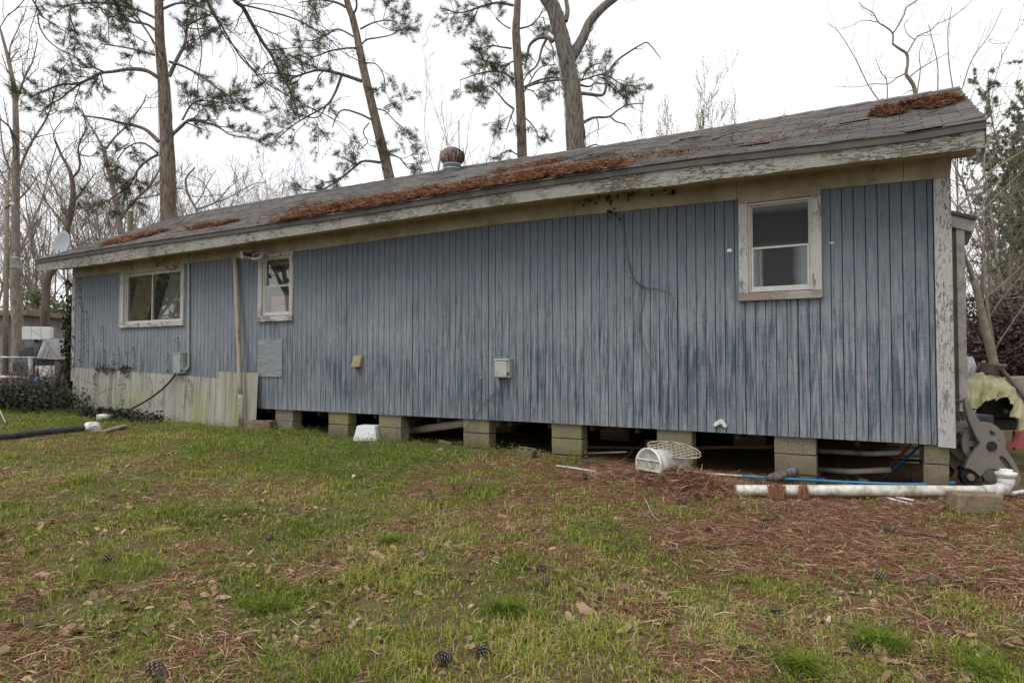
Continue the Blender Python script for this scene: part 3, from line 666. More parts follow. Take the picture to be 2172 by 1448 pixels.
# -- windows
for n_, w in enumerate(WIN):
    x0, x1, z0, z1 = w['o']; a, c, i0, i1 = w['i']
    big = n_ == 2
    sm = M['sillwood'] if big else M['sillwhite']
    zt = z1 if n_ != 1 else z_st((x0+x1)/2)-.0
    cs = B(); cs.box((x0, -.034, z0+w['sill']), (a, .012, i1), .002)
    f = hpart('window', cs.mesh('window'), M['casing'], label=['wide sliding window with curtains', 'narrow double-hung window', 'frosted double-hung window with bare wooden sill'][n_])
    f['_h'] = 1
    def sub(name, me, mat, smooth=False):
        me.transform(Matrix.Translation(-house.location)); return obj(name, me, mat, f, smooth=smooth)
    sub('casing_board', B().box((c, -.034, z0+w['sill']), (x1, .012, i1), .002).mesh('casing_board'), M['casing'])
    sub('casing_board', B().box((x0, -.036, i1+.002), (x1, .012, zt), .002).mesh('casing_board'), M['frieze'] if n_ != 1 else M['casing'])
    sub('sill', B().box((x0-.005, -.048, z0), (x1+.005, .012, z0+w['sill']-.002), .003).mesh('sill'), sm)
    # jamb and sash
    jm = B(); jm.box((a, -.002, i0), (a+.022, .07, i1)); jm.box((c-.022, -.002, i0), (c, .07, i1)); jm.box((a+.022, -.002, i1-.022), (c-.022, .07, i1)); jm.box((a+.022, -.002, i0), (c-.022, .07, i0+.018))
    sub('jamb', jm.mesh('jamb'), M['winframe'])
    A, C_, I0, I1 = a+.022, c-.022, i0+.018, i1-.022
    def sash(x0_, x1_, z0_, z1_, y, fw, bottom):
        s_ = B(); s_.box((x0_, y, z0_), (x0_+fw, y+.02, z1_), .002); s_.box((x1_-fw, y, z0_), (x1_, y+.02, z1_), .002)
        s_.box((x0_+fw, y, z1_-fw), (x1_-fw, y+.02, z1_), .002); s_.box((x0_+fw, y-.004, z0_), (x1_-fw, y+.02, z0_+bottom), .002)
        sub('sash', s_.mesh('sash'), M['winframe'])
        gm_ = M['glass'] if not big else frost(x0_+fw, x1_-fw, z0_+bottom, z1_-fw, 'lower' if z0_ < I0+.02 else 'upper')
        sub('pane', B().box((x0_+fw, y+.009, z0_+bottom), (x1_-fw, y+.012, z1_-fw)).mesh('pane'), gm_)
    if w['k'] == 'hung':
        zm = (I0+I1)/2+(.0 if not big else -.01)
        sash(A, C_, zm-.012, I1, .030, .016, .026); sash(A+.004, C_-.004, I0, zm+.012, .006, .022, .034)
    else:
        xm = W(321.8, 630).x; sash(A, xm+.02, I0, I1, .030, .018, .022); sash(xm-.015, C_, I0, I1, .008, .022, .022)
    if n_ == 0:
        sub('curtain', drape('curtain', [(A+.25, .10, I1), (A+.5, .1, I1), (xm+.05, .11, I1)], [(A-.05, .10, I0-.1), (A+.12, .1, I0-.1), (A+.42, .11, I0-.1)], 64, 8, 0, .02, sc=12, pleat=.022), M['curtain'], True)
        sub('curtain', drape('curtain', [(xm+.45, .10, I1), (xm+.75, .1, I1), (xm+.95, .11, I1)], [(xm+.02, .10, I0-.1), (xm+.22, .1, I0-.1), (xm+.62, .11, I0-.1)], 64, 8, 0, .02, sc=12, pleat=.022), M['sheer'], True)
    if n_ == 1:
        bb = B(); bb.box((A+.06, .10, I0-.1), (C_-.02, .2, I0+.30)); bb.box((A-.1, .10, I0+.45), (C_+.3, .16, I0+.50)); bb.box((A-.1, .12, I0+.80), (C_+.3, .13, I1+.05))
        sub('shelf', bb.mesh('shelf'), plain('pinkish_brown_card', (.55, .40, .32), .9, .4, 5))
# -- board over access opening, dryer vent hood, skirting
ax0, ax1, az0, az1 = rect(546, 597.8, 721, 719, 799, 799, -.02)
hpart('access_panel', B().box((ax0, -.018, az0), (ax1, -.003, az1), .002).mesh('access_panel'), M['plyaccess'], label='square patch of grey painted plywood screwed over the siding')
p = W(753, 766); q = W(768, 766)
b = B(); zc = p.z; x0, x1 = p.x, q.x+.02
b.hexa([(x0, -.03, zc+.08), (x1, -.03, zc+.08), (x1, -.09, zc-.08), (x0, -.09, zc-.08), (x0, -.003, zc+.085), (x1, -.003, zc+.085), (x1, -.003, zc-.08), (x0, -.003, zc-.08)], .003)
hpart('vent_hood', b.mesh('vent_hood'), plain('mossy_beige_plastic', (.28, .25, .13), .7, .2, 9), label='small mossy beige vent hood')
def corr(x0, x1, zt, y0, name):
    n = int((x1-x0)/.009); V = []; Q = []
    for k in range(n+1):
        xx = x0+(x1-x0)*k/n; off = .011*math.sin(xx*2*math.pi/.066)
        gz = float(g(xx, -.1))-.12; tl = .035*mn.noise(Vector((xx*.6, 2, 0)))
        V += [(xx, y0-off, zt(xx)+.004*mn.noise(Vector((xx*9, 0, 0)))), (xx, y0-off-.02+tl*.4, (zt(xx)+gz)/2), (xx, y0-off-.04+tl*.6, gz)]
    for k in range(n):
        for j in range(2): Q.append((k*3+j, k*3+j+1, k*3+j+4, k*3+j+3))
    me = arr_mesh(name, V, Q); return me
zsk = zline([(158, 778.8), (467, 802)], -.03); xa, xb, xc = W(158, 780, -.03).x, W(467, 802, -.03).x, W(549.5, 790, -.05).x
for k in range(5):
    u0 = xa+(xb-xa)*k/5; u1 = xa+(xb-xa)*(k+1)/5+.03
    hpart('skirting_sheet', corr(u0, u1, zsk, -.03-.003*(k % 2), 'skirting_sheet'), M['skirt'], smooth=True)
zs2 = zline([(468, 787.8), (549.5, 790.5)], -.05)
hpart('skirting_sheet', corr(xb-.01, (xb+xc)/2+.05, zs2, -.055, 'skirting_sheet'), M['skirt'], smooth=True)
hpart('skirting_sheet', corr((xb+xc)/2+.02, xc, zs2, -.062, 'skirting_sheet'), M['skirt'], smooth=True)
# -- piers of concrete blocks
def block_mesh(w=.39, d=.19, h=.19, bev=.006, seed=0):
    b = B().box((-w/2, 0, 0), (w/2, d, h), bev)
    for v in b.bm.verts: v.co += Vector((mn.noise(v.co*9+Vector((seed, 0, 0))), mn.noise(v.co*9+Vector((0, seed, 5))), mn.noise(v.co*9+Vector((0, 3, seed)))))*.007
    return b.mesh('concrete_block')
bm_v = [block_mesh(seed=q_*3.7) for q_ in range(5)]; bm_s = bm_v[0]; bm_e = block_mesh(.195, .39)
PIERS = [(583, 621), (696, 738), (805, 850), (982, 1037.5), (1168, 1234.5), (1393, 1469), (1641, 1730.5), (1958, 2012)]
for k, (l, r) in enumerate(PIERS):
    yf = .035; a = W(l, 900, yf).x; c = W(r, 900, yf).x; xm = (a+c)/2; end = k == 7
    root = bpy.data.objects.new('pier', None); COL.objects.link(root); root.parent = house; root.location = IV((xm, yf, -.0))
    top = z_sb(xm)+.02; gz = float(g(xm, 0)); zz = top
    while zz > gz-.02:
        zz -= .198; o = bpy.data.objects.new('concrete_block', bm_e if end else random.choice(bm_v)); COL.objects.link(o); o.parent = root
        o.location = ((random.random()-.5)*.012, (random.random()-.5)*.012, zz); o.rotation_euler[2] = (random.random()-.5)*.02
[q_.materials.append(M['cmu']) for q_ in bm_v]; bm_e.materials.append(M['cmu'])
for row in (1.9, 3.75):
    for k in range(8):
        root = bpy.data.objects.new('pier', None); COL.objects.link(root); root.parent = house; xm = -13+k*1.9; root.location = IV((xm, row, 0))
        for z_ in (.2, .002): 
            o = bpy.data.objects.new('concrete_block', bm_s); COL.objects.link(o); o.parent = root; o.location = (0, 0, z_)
# lean-to porch on the right end of the house
pr = empty('lean_to_porch', (XR+.2, 2.0, 0), 'small lean-to with rotten roof edge and two upright boards at the right house end', 'porch')
def pp(name, me, mat, lab=None): me.transform(Matrix.Translation(-pr.location)); return obj(name, me, mat, pr, label=lab)
ZP = 7.6
a, c = P(2016, 470, ZP), P(2068, 492, ZP)
b = B(); dv = Vector((RT.x, RT.y, 0)); bk = Vector((-RT.y, RT.x, 0))
def quadbox(b, p0, p1, p2, p3, dep, bev=0): b.hexa([p0, p1, p2, p3, p0+bk*dep, p1+bk*dep, p2+bk*dep, p3+bk*dep], bev); return b
pp('roof_edge_board', quadbox(B(), P(2005, 478, ZP), P(2066, 492, ZP), P(2072, 466, ZP), P(2005, 449, ZP), .05, .003).mesh('b'), M['greyboard'])
pp('tar_roof', quadbox(B(), P(2005, 450, ZP-.03), P(2072, 467, ZP-.03), P(2073, 459, ZP-.03), P(2005, 443, ZP-.03), 1.6, .003).mesh('b'), M['drip'])
pp('rotten_rafter_end', quadbox(B(), P(2040, 520, ZP+.1), P(2052, 520, ZP+.1), P(2064, 494, ZP+.1), P(2036, 486, ZP+.1), .06, .004).mesh('b'), M['brownwood'])
gz = float(g(1.0, 0))
def post(l, r, Z, ytop, mat, name):
    a, b2 = P(l, ytop, Z), P(r, ytop, Z); lo = Vector((0, 0, 1)); p0 = Vector((a.x, a.y, -.02)); p1 = Vector((b2.x, b2.y, -.02)); pp(name, quadbox(B(), p0, p1, b2, a, .05, .003).mesh('b'), mat)
post(2014, 2029, ZP+.06, 480, M['rawwood'], 'upright_board'); post(2028, 2046, ZP+.02, 484, M['greyboard'], 'upright_board')

# ------------------------------------------------------------------ fittings on the house
def cabinet(name, l, r, t, bt, dep, label, cat, mat):
    a = W(l, (t+bt)/2, -dep); c = W(r, (t+bt)/2, -dep); z1 = W((l+r)/2, t, -dep).z; z0 = W((l+r)/2, bt, -dep).z
    root = empty(name, (a.x, -.0, z0), label, cat); L = root.location
    def s(n2, bb, m_): me = bb.mesh(n2); me.transform(Matrix.Translation(-L)); return obj(n2, me, m_, root)
    s('case', B().box((a.x, -dep+.02, z0), (c.x, -.003, z1), .006), mat)
    s('door', B().box((a.x+.004, -dep, z0+.006), (c.x-.025, -dep+.0195, z1-.03), .008), mat)
    s('lid', B().box((a.x-.004, -dep-.004, z1-.022), (c.x+.006, -.002, z1+.004), .004), mat)
    s('latch', B().box((c.x-.02, -dep+.003, z0+.03), (c.x-.005, -dep+.019, z0+.07)), M['darkgrey'])
    s('connector', B().tube([(a.x+.05, -.05, z0+.01), (a.x+.05, -.05, z0-.035)], .012, 10), M['darkgrey'])
    return root
cabinet('electrical_box', 1048, 1078, 761, 801, .11, 'small pale grey electrical disconnect box on the middle of the blue siding', 'electrical box', M['alu'])
cabinet('meter_box', 367, 384, 748, 792, .13, 'grey electrical meter box beside a conduit below the wide left window', 'electrical box', M['boxgrey'])
c0 = W(400.3, 535, -.03); c1 = W(400.3, 770, -.03); c2 = W(390, 786, -.06)
obj('conduit', B().tube(spline([c0, (c0+c1)/2, c1, c1+Vector((-.02, -.01, -.08)), c2+Vector((0, 0, -.02))], 14), .021, 10).mesh('conduit'), M['boxgrey'], label='thin grey conduit running down from the eave beside the wide left window', cat='conduit')
cab = [W(373, 793, -.07), W(352, 818, -.12), W(322, 842, -.25), W(290, 861, -.45)]; e1, e2 = G(255, 882), G(219, 893)
cab += [e1+Vector((0, 0, .03)), e2+Vector((0, 0, .02))]
obj('cable', B().tube(spline(cab, 26), .016, 8).mesh('cable'), M['blackcable'], label='thick black cable drooping from the meter box to the ground', cat='cable')
w0 = [W(1069, 805, -.05), W(1060, 822, -.03), W(1035, 845, -.025), W(1012, 875, -.025), W(1000, 893, -.025), W(985, 912, -.0)]
obj('wire', B().tube(spline(w0, 22), .006, 6).mesh('wire'), M['brownbark'], label='thin brown wire hanging diagonally below the small electrical box', cat='wire')
pt, pb = W(498.5, 549, -.06), W(512.5, 893, -.20)
root = empty('vent_pipe', pb, 'rusty cream vent pipe standing against the wall beside the narrow window', 'pipe')
def rp_(root, name, me, mat, **k): me.transform(Matrix.Translation(-root.location)); return obj(name, me, mat, root, **k)
pm_ = pt.lerp(pb, .84)
rp_(root, 'pipe_shaft', B().tube(spline([pt, pt.lerp(pb, .5), pm_], 10), .037, 14).mesh('p'), M['rustpipe'])
rp_(root, 'pipe_foot', B().tube([pm_, pb-Vector((0, 0, .1))], .040, 14).mesh('p'), M['rustpipe'])
# floodlight
fl = W(540, 536, -.12); root = empty('floodlight', fl, 'twin head beige security floodlight under the eave by the narrow window', 'floodlight')
rp_(root, 'mount', B().lathe([(.0, 0), (.055, 0), (.05, -.03), (0, -.04)], 14, Matrix.Translation(W(535, 533, -.03)) @ Matrix.Rotation(math.radians(-90), 4, 'X')).mesh('m'), M['frieze'])
for (px, py, rz, tilt) in ((524, 539, .7, .5), (547, 542, -.5, .6)):
    p = W(px, py+3, -.22); mt = Matrix.Translation(p) @ Matrix.Rotation(rz+YAW, 4, 'Z') @ Matrix.Rotation(-tilt, 4, 'X')
    rp_(root, 'lamp_head', B().obox(mt, (.19, .06, .13), .012).mesh('h'), M['greyboard'])
    rp_(root, 'lens', B().obox(mt @ Matrix.Translation((0, -.032, 0)), (.14, .006, .08), .002).mesh('h'), M['darkgrey'])
    rp_(root, 'arm', B().tube([W(535, 533, -.05), p], .011, 8).mesh('a'), M['frieze'])
# PVC elbow on wall
me = outline_mesh('e', [[(-.07, -.012), (-.055, .018), (-.005, .052), (.02, .05), (.066, -.008), (.055, -.028), (.036, -.022), (.006, .014), (-.05, -.022)]], .022, Matrix.Translation(W(1528, 900, -.018)) @ Matrix.Rotation(math.pi/2, 4, 'X'), .004)
obj('pipe_elbow', me, M['pvc'], label='small cream plastic elbow fitting stuck low on the blue siding', cat='pipe fitting')
# turbine vent
tb = W(959, 374, 1.72); 
root = empty('turbine_vent', tb, 'round rusty turbine roof vent on a grey metal neck near the ridge', 'roof vent')
rp_(root, 'neck', B().lathe([(.14, -.2), (.14, .16), (.146, .16), (.146, .185), (.15, .20)], 24, Matrix.Translation(tb)).mesh('n'), M['galv'])
rp_(root, 'neck_ring', B().lathe([(.142, .10), (.15, .105), (.15, .12), (.142, .125)], 24, Matrix.Translation(tb)).mesh('n'), M['galv'])
vm = None
for k in range(20):
    a0 = 2*math.pi*k/20
    if vm is None:
        bb = B(); prof = [(.145, 0), (.19, .05), (.215, .12), (.20, .19), (.13, .245), (.03, .265)]; V1 = []; V2 = []
        for j, (r, z) in enumerate(prof):
            tw = .25*z; V1.append(bb.bm.verts.new((r*math.cos(tw), r*math.sin(tw), z))); r2 = max(.0, r-.03); w2 = tw+.36; V2.append(bb.bm.verts.new((r2*math.cos(w2), r2*math.sin(w2), z)))
        for j in range(len(prof)-1): bb.bm.faces.new((V1[j], V1[j+1], V2[j+1], V2[j])).smooth = True
        vm = bb.mesh('vane'); vm.materials.append(M['rust'])
    o = bpy.data.objects.new('vane', vm); COL.objects.link(o); o.parent = root; o.location = (0, 0, .20); o.rotation_euler[2] = a0
rp_(root, 'cap', B().lathe([(.10, .452), (.09, .468), (.04, .48), (0, .483)], 20, Matrix.Translation(tb)).mesh('c'), M['rust'])
rp_(root, 'core', B().lathe([(.12, .18), (.15, .25), (.15, .36), (.05, .44)], 14, Matrix.Translation(tb)).mesh('c'), M['darkwood'])
# satellite dish
dc = P(131, 516, 15.6); root = empty('satellite_dish', dc, 'grey oval satellite dish seen from behind at the left end of the roof', 'satellite dish')
mt = Matrix.Translation(dc) @ Matrix.Rotation(YAW+math.radians(34-50), 4, 'Z') @ Matrix.Rotation(math.radians(84), 4, 'X')  # rim opens away from the camera
rp_(root, 'reflector', B().lathe([(0, -.05), (.12, -.045), (.22, -.025), (.30, 0), (.305, .006), (.30, .01), (.22, -.013), (.12, -.033), (0, -.038)], 30, mt @ Matrix.Scale(.82, 4, (1, 0, 0))).mesh('d'), M['dish'], smooth=True)
rp_(root, 'bracket', B().obox(mt @ Matrix.Translation((0, -.06, -.09)), (.12, .20, .09), .01).mesh('d'), M['darkgrey'])
rp_(root, 'mast', B().tube([P(125, 530, 15.5), P(119, 545, 15.45), P(119, 558, 15.4)], .028, 10).mesh('d'), M['galv'])
rp_(root, 'feed_arm', B().tube([P(134, 540, 15.6), P(150, 530, 15.2)], .012, 6).mesh('d'), M['darkgrey'])

# ------------------------------------------------------------------ pine straw, on roof and ground
def needles_mesh(name, PTS, L=.16, w=.0028, zl=.0, lift=.02, up=.15):
    n = len(PTS); a = RN.uniform(0, 2*np.pi, n); d = np.stack([np.cos(a), np.sin(a), RN.normal(0, up, n)], 1); LL = L*RN.uniform(.5, 1.15, (n, 1))
    s = np.stack([-np.sin(a), np.cos(a), RN.normal(0, .3, n)], 1)*w*RN.uniform(.7, 1.3, (n, 1)); bend = RN.normal(0, .18, (n, 1))*np.stack([-np.sin(a), np.cos(a), np.zeros(n)], 1)*LL
    C = PTS+np.array([0, 0, 1])*np.abs(RN.normal(zl, lift, (n, 1))); A = C-d*LL*.5; Bm = C+bend*.35+np.array([0, 0, .006]); E = C+d*LL*.5
    V = np.stack([A-s, A+s, Bm+s, Bm-s, E+s*.5, E-s*.5], 1).reshape(-1, 3); i0 = np.arange(n)[:, None]*6
    Q = np.concatenate([i0+np.array([0, 1, 2, 3]), i0+np.array([3, 2, 4, 5])]); return arr_mesh(name, V, Q, np.repeat(np.clip(RN.normal(.5, .33, n), 0, 1), 6))
def roof_patch(x0, x1, t0f, t1f, n, th=.03, label='', soft=1.0):
    pts = []
    while len(pts) < n:
        u = random.random(); x = x0+(x1-x0)*u; s = (x-EX0)/(EX1-EX0); t0, t1 = t0f(u), t1f(u)
        v = random.random(); t = t0+(t1-t0)*v
        ed = min(1, (1-v)*3.2)*min(1, u*9, (1-u)*9)*(1 if t0 < .04 else min(1, v*3.2))
        if random.random() > ed*(.75+1.3*mn.noise(Vector((x*5, t*16, 2)))): continue
        if mn.noise(Vector((x*2.2, t*9, 1)))+mn.noise(Vector((x*7, t*22, 4)))*.5 < -.28*soft: continue
        h = th*max(.1, math.sin(math.pi*min(1, max(0, v))))*(1+mn.noise(Vector((x*4, t*14, 0)))); p = RP(s, max(.0, t), .02+h*random.random()*ed); pts.append((p.x, p.y, p.z))
    return np.array(pts)
def strawobj(pts, label, L=.15, w=.0042, lift=.014):
    o = obj('pine_straw', needles_mesh('pine_straw', pts, L, w, 0, lift, .16), M['straw'], kind='stuff', label=label, cat='pine straw')
strawobj(roof_patch(-8.1, -2.35, lambda u: -.01, lambda u: .08+.27*math.sin(math.pi*min(1, u*.82+.08))**.9, 21000, .05, soft=.7), 'long drift of fallen pine needles along the eave')
def blob(x0, x1, t0, t1, n, label, th=.05, soft=.9):
    strawobj(roof_patch(x0, x1, lambda u: (t0+t1)/2-(t1-t0)/2*math.sin(math.pi*u)**.6, lambda u: (t0+t1)/2+(t1-t0)/2*math.sin(math.pi*u)**.6, n, th, soft=soft), label)
blob(-.12, .68, .40, .72, 6500, 'clump of pine needles at the right end of the roof', .06)
blob(-13.4, -11.6, .05, .42, 3600, 'scattered pine needles at the far left end of the roof', .03)
blob(-11.0, -9.6, .15, .38, 1800, 'small strip of pine needles above the wide left window', .02)
blob(-5.2, -3.9, .50, .74, 700, 'thin pine needles beside the turbine vent', .01, 1.6)
blob(-8.6, -1.6, -.03, .52, 1500, 'loose pine needles around the long drift', .006, 3)
blob(-14.0, .6, -.02, .62, 1000, 'loose pine needles sprinkled over the lower half of the roof', .004, 3)
blob(-8.8, -8.0, .3, .5, 260, 'faint sprinkle of pine needles mid roof', .01, 1.6)

# ------------------------------------------------------------------ lawn scatter
def view_pts(n, z0, z1, power=1.0, tm=.98):
    """points on the ground in front of the camera, denser near it"""
    u = RN.random(n); Z = (z0**(2-power)+(z1**(2-power)-z0**(2-power))*u)**(1/(2-power)) if power != 2 else z0*(z1/z0)**u
    t = RN.uniform(-.9, .9, n); o_ = RN.random(n) < .2; t = np.where(o_, np.sign(t)*RN.uniform(.9, 1.9, n), t); x = Z*(cy_*t-sy_); y = CAM.y+Z*(cy_+sy_*t); return x, y, Z
def gz_(x, y): return g(x, y)+(fbm(x, y, 3, 9)-.5)*.04
def keep_out(x, y): return (y > .12) & (x > XL-.2) & (x < XR)
def grass():
    x, y, Z = view_pts(700000, 1.7, 15, 1.3)
    st = straw_amt(x, y); dens = np.clip(1.05-st*1.02, .02, 1)*np.clip(.32+2.2*(fbm(x, y, 4.5, 21)-.34), .07, 1)*np.clip(.65+(y+6.5)*.16, .6, 1)
    k = (RN.random(len(x)) < dens) & ~keep_out(x, y) & (y < .1); x, y, Z = x[k], y[k], Z[k]; n = len(x)
    wide = .0012+.00032*Z; h = (.014+.026*RN.random(n)**1.6)*(1+.8*(fbm(x, y, 2.2, 31) > .60)); az = RN.uniform(0, 2*np.pi, n); lean = RN.uniform(.2, 1.3, n)
    zz = gz_(x, y); d = np.stack([np.cos(az), np.sin(az)], 1); s = np.stack([-np.sin(az), np.cos(az), np.zeros(n)], 1)*wide[:, None]
    A = np.stack([x, y, zz], 1); Mx = A+np.stack([d[:, 0]*h*.35*lean, d[:, 1]*h*.35*lean, h*.6], 1); T = A+np.stack([d[:, 0]*h*1.1*lean, d[:, 1]*h*1.1*lean, h*(1.0-.25*lean)], 1)
    V = np.stack([A-s, A+s, Mx+s*.8, Mx-s*.8, T], 1).reshape(-1, 3); i0 = np.arange(n)[:, None]*5
    # two faces: quad + tri (tri as degenerate-free quad through repeated blade middle)
    Q = np.concatenate([i0+np.array([0, 1, 2]), i0+np.array([0, 2, 3]), i0+np.array([3, 2, 4])])
    tint = np.clip(RN.normal(.42, .2, n)+(fbm(x, y, 1.1, 41)-.5)*.9+(RN.random(n) < .12)*.45, 0, 1)
    obj('grass', arr_mesh('grass', V, Q, np.repeat(tint, 5)), M['grass'], kind='stuff', label='short patchy green lawn grass', cat='grass')
grass()
def tuft(px, py, n, R, h, label, dark=.25):
    c = G(px, py); r = R*1.15*np.abs(RN.normal(0, .55, n))*(1+.5*np.sin(np.arange(n)*.37)); a = RN.uniform(0, 6.283, n); x = c.x+r*np.cos(a); y = c.y+r*np.sin(a); zz = gz_(x, y)
    az = a+RN.normal(0, .8, n); hh = h*RN.uniform(.5, 1.1, n); le = RN.uniform(.4, 1.4, n); d = np.stack([np.cos(az), np.sin(az)], 1); s = np.stack([-np.sin(az), np.cos(az), np.zeros(n)], 1)*.0018
    A = np.stack([x, y, zz], 1); Mx = A+np.stack([d[:, 0]*hh*.4*le, d[:, 1]*hh*.4*le, hh*.65], 1); T = A+np.stack([d[:, 0]*hh*1.1*le, d[:, 1]*hh*1.1*le, hh*(.95-.3*le)], 1)
    V = np.stack([A-s, A+s, Mx+s, Mx-s, T], 1).reshape(-1, 3); i0 = np.arange(n)[:, None]*5
    Q = np.concatenate([i0+np.array([0, 1, 2]), i0+np.array([0, 2, 3]), i0+np.array([3, 2, 4])])
    obj('grass_tuft', arr_mesh('grass_tuft', V, Q, np.repeat(np.clip(RN.normal(dark, .15, n), 0, 1), 5)), M['grass'], label=label, cat='grass tuft', group='taller tufts in the lawn', kind='stuff')
for a in ((1870, 1372, 900, .12, .08, 'dense dark green grass tuft near the bottom right corner'), (1075, 1300, 420, .12, .09, 'loose grass tuft with long blades below the middle of the lawn'), (830, 1150, 450, .11, .06, 'rounded fine grass tuft in the middle of the lawn'),
          (1700, 1420, 500, .12, .07, 'bright green tuft at the bottom edge, left of the dense dark tuft'), (345, 1130, 1300, .13, .03, 'low yellow-green mossy cushion in the left of the lawn', ), (560, 1290, 350, .14, .07, 'broad grass tuft in the lower left of the lawn'), (2085, 1430, 500, .12, .07, 'tall grass tuft in the bottom right corner')):
    tuft(*a, dark=.75 if 'mossy' in a[5] else .2)
PD0, PD1 = G(1562, 1052), G(2092, 1060); BK_ = G(2070, 1075)
def weeds():
    x, y, Z = view_pts(70000, 2.0, 15, .9)
    zone = np.clip(1.3-np.abs(y+.75)/1.0, 0, 1)*(x < -2.2)+np.clip(1-np.abs(y+1.5)/1.5, 0, 1)*(x < -5)*.9+.10+.22*(x > -2.2)*(y > -3)
    st = straw_amt(x, y); dens = zone*np.clip(2.6*(fbm(x, y, 1.7, 51)-.34), .03, 1)*np.clip(1.15-st, .3, 1)
    pl_ = np.abs((x-PD0[0])*(PD1[1]-PD0[1])-(y-PD0[1])*(PD1[0]-PD0[0]))/math.hypot(PD1[0]-PD0[0], PD1[1]-PD0[1]); k = (RN.random(len(x)) < dens) & (y < .05) & ~((pl_ < .13) & (x > PD0[0]-.1)) ; x, y = x[k], y[k]; n0 = len(x); zz = gz_(x, y); m = 13
    H = RN.uniform(.03, .10, n0)*(.75+.6*(y > -1.6)); x, y, zz, H = [np.repeat(v, m) for v in (x, y, zz, H)]; n = len(x)
    az = RN.uniform(0, 6.283, n); f = RN.random(n); r = H*RN.uniform(.1, .8, n)*(.4+f); C = np.stack([x+np.cos(az)*r, y+np.sin(az)*r, zz+H*f], 1)
    L = RN.uniform(.010, .024, (n, 1)); d = np.stack([np.cos(az), np.sin(az), RN.normal(.2, .5, n)], 1); s = np.cross(d, RN.normal(0, 1, (n, 3))); s /= np.linalg.norm(s, axis=1, keepdims=True)
    V = np.stack([C-s*L*.3, C+s*L*.3, C+d*L*.8+s*L*.12, C+d*L*.8-s*L*.12], 1).reshape(-1, 3)
    t = np.repeat(RN.uniform(0, .6, n0), m)+RN.uniform(0, .4, n); obj('weeds', arr_mesh('weeds', V, np.arange(n*4).reshape(-1, 4), np.repeat(np.clip(t, 0, 1), 4)), M['weed'], kind='stuff', label='fine-leaved green weeds along the foot of the house', cat='weeds')
weeds()
def leaves():
    x, y, Z = view_pts(62000, 1.8, 13, 1.1); st = straw_amt(x, y)
    fg = np.clip((-y-2.2)/2.0, .12, 1); dens = fg*np.clip(4.0*(fbm(x, y, 1.9, 61)-.42), .12, 1)*np.clip(4*(fbm(x, y, 7, 63)-.35), .1, 1)*1.3*1.25; k = (RN.random(len(x)) < dens) & (y < -.1); x, y = x[k], y[k]; n = len(x)
    R = RN.normal(0, 1, (n, 3)); a = RN.uniform(0, 6.283, n); L = RN.uniform(.008, .030, n)*(1+.7*(RN.random(n) < .10))*np.clip(1.15+(y+1)*.0, .7, 1.2); wd_ = L*RN.uniform(.22, .55, n)
    d = np.stack([np.cos(a), np.sin(a), RN.normal(0, .35, n)], 1); s = np.stack([-np.sin(a), np.cos(a), RN.normal(0, .5, n)], 1); up = np.cross(d, s); zz = gz_(x, y)+RN.uniform(-.002, .018, n); C = np.stack([x, y, zz], 1)
    L = L[:, None]; wd_ = wd_[:, None]; cu = RN.uniform(.05, .5, (n, 1))*wd_
    V = np.stack([C-d*L, C-d*L*.3-s*wd_+up*cu, C+d*L*.45-s*wd_*.8+up*cu*1.3, C+d*L, C+d*L*.4+s*wd_*.85+up*cu, C-d*L*.35+s*wd_+up*cu*.8, C-d*L*.3, C+d*L*.4], 1).reshape(-1, 3)
    i0 = np.arange(n)[:, None]*8; Q = np.concatenate([i0+np.array(q) for q in ([0, 1, 6], [6, 1, 2], [6, 2, 7], [7, 2, 3], [7, 3, 4], [6, 7, 4], [6, 4, 5], [0, 6, 5])])
    obj('dead_leaves', arr_mesh('dead_leaves', V, Q, np.repeat(np.clip(RN.normal(.55, .25, n), 0, 1), 8)), M['leaf'], kind='stuff', label='curled brown fallen leaves scattered over the lawn', cat='leaves')
leaves()
def straw_ground():
    x, y, Z = view_pts(310000, 1.8, 13, 1.1); st = straw_amt(x, y); k = (RN.random(len(x)) < np.clip(.05+st*1.0, 0, 1)) & (y < .25); x, y, Z = x[k], y[k], Z[k]
    obj('pine_straw', needles_mesh('pine_straw', np.stack([x, y, gz_(x, y)+.004], 1), .13, .0016, .0, .010, .08), M['straw'], kind='stuff', label='red-brown pine straw covering the ground on the right of the lawn', cat='pine straw')
    n = 9000; x = RN.normal(m0.x, .34, n); y = RN.normal(m0.y, .17, n)
    obj('pine_straw_heap', needles_mesh('pine_straw_heap', np.stack([x, y, gz_(x, y)], 1), .17, .0020, .02, .022, .3), M['straw'], kind='stuff', label='loose heap of pine straw in front of the white bucket', cat='pine straw')
straw_ground()
def bits():
    x, y, Z = view_pts(26000, 1.8, 9, 1.0); k = (RN.random(len(x)) < .8) & (y < .0); x, y = x[k], y[k]; n = len(x)
    m = needles_mesh('twig_litter', np.stack([x, y, gz_(x, y)+.006], 1), .06, .0016, .0, .006, .1); obj('twig_litter', m, M['brush'], kind='stuff', label='dark bits of bark and twig lying in the grass', cat='litter')
bits()

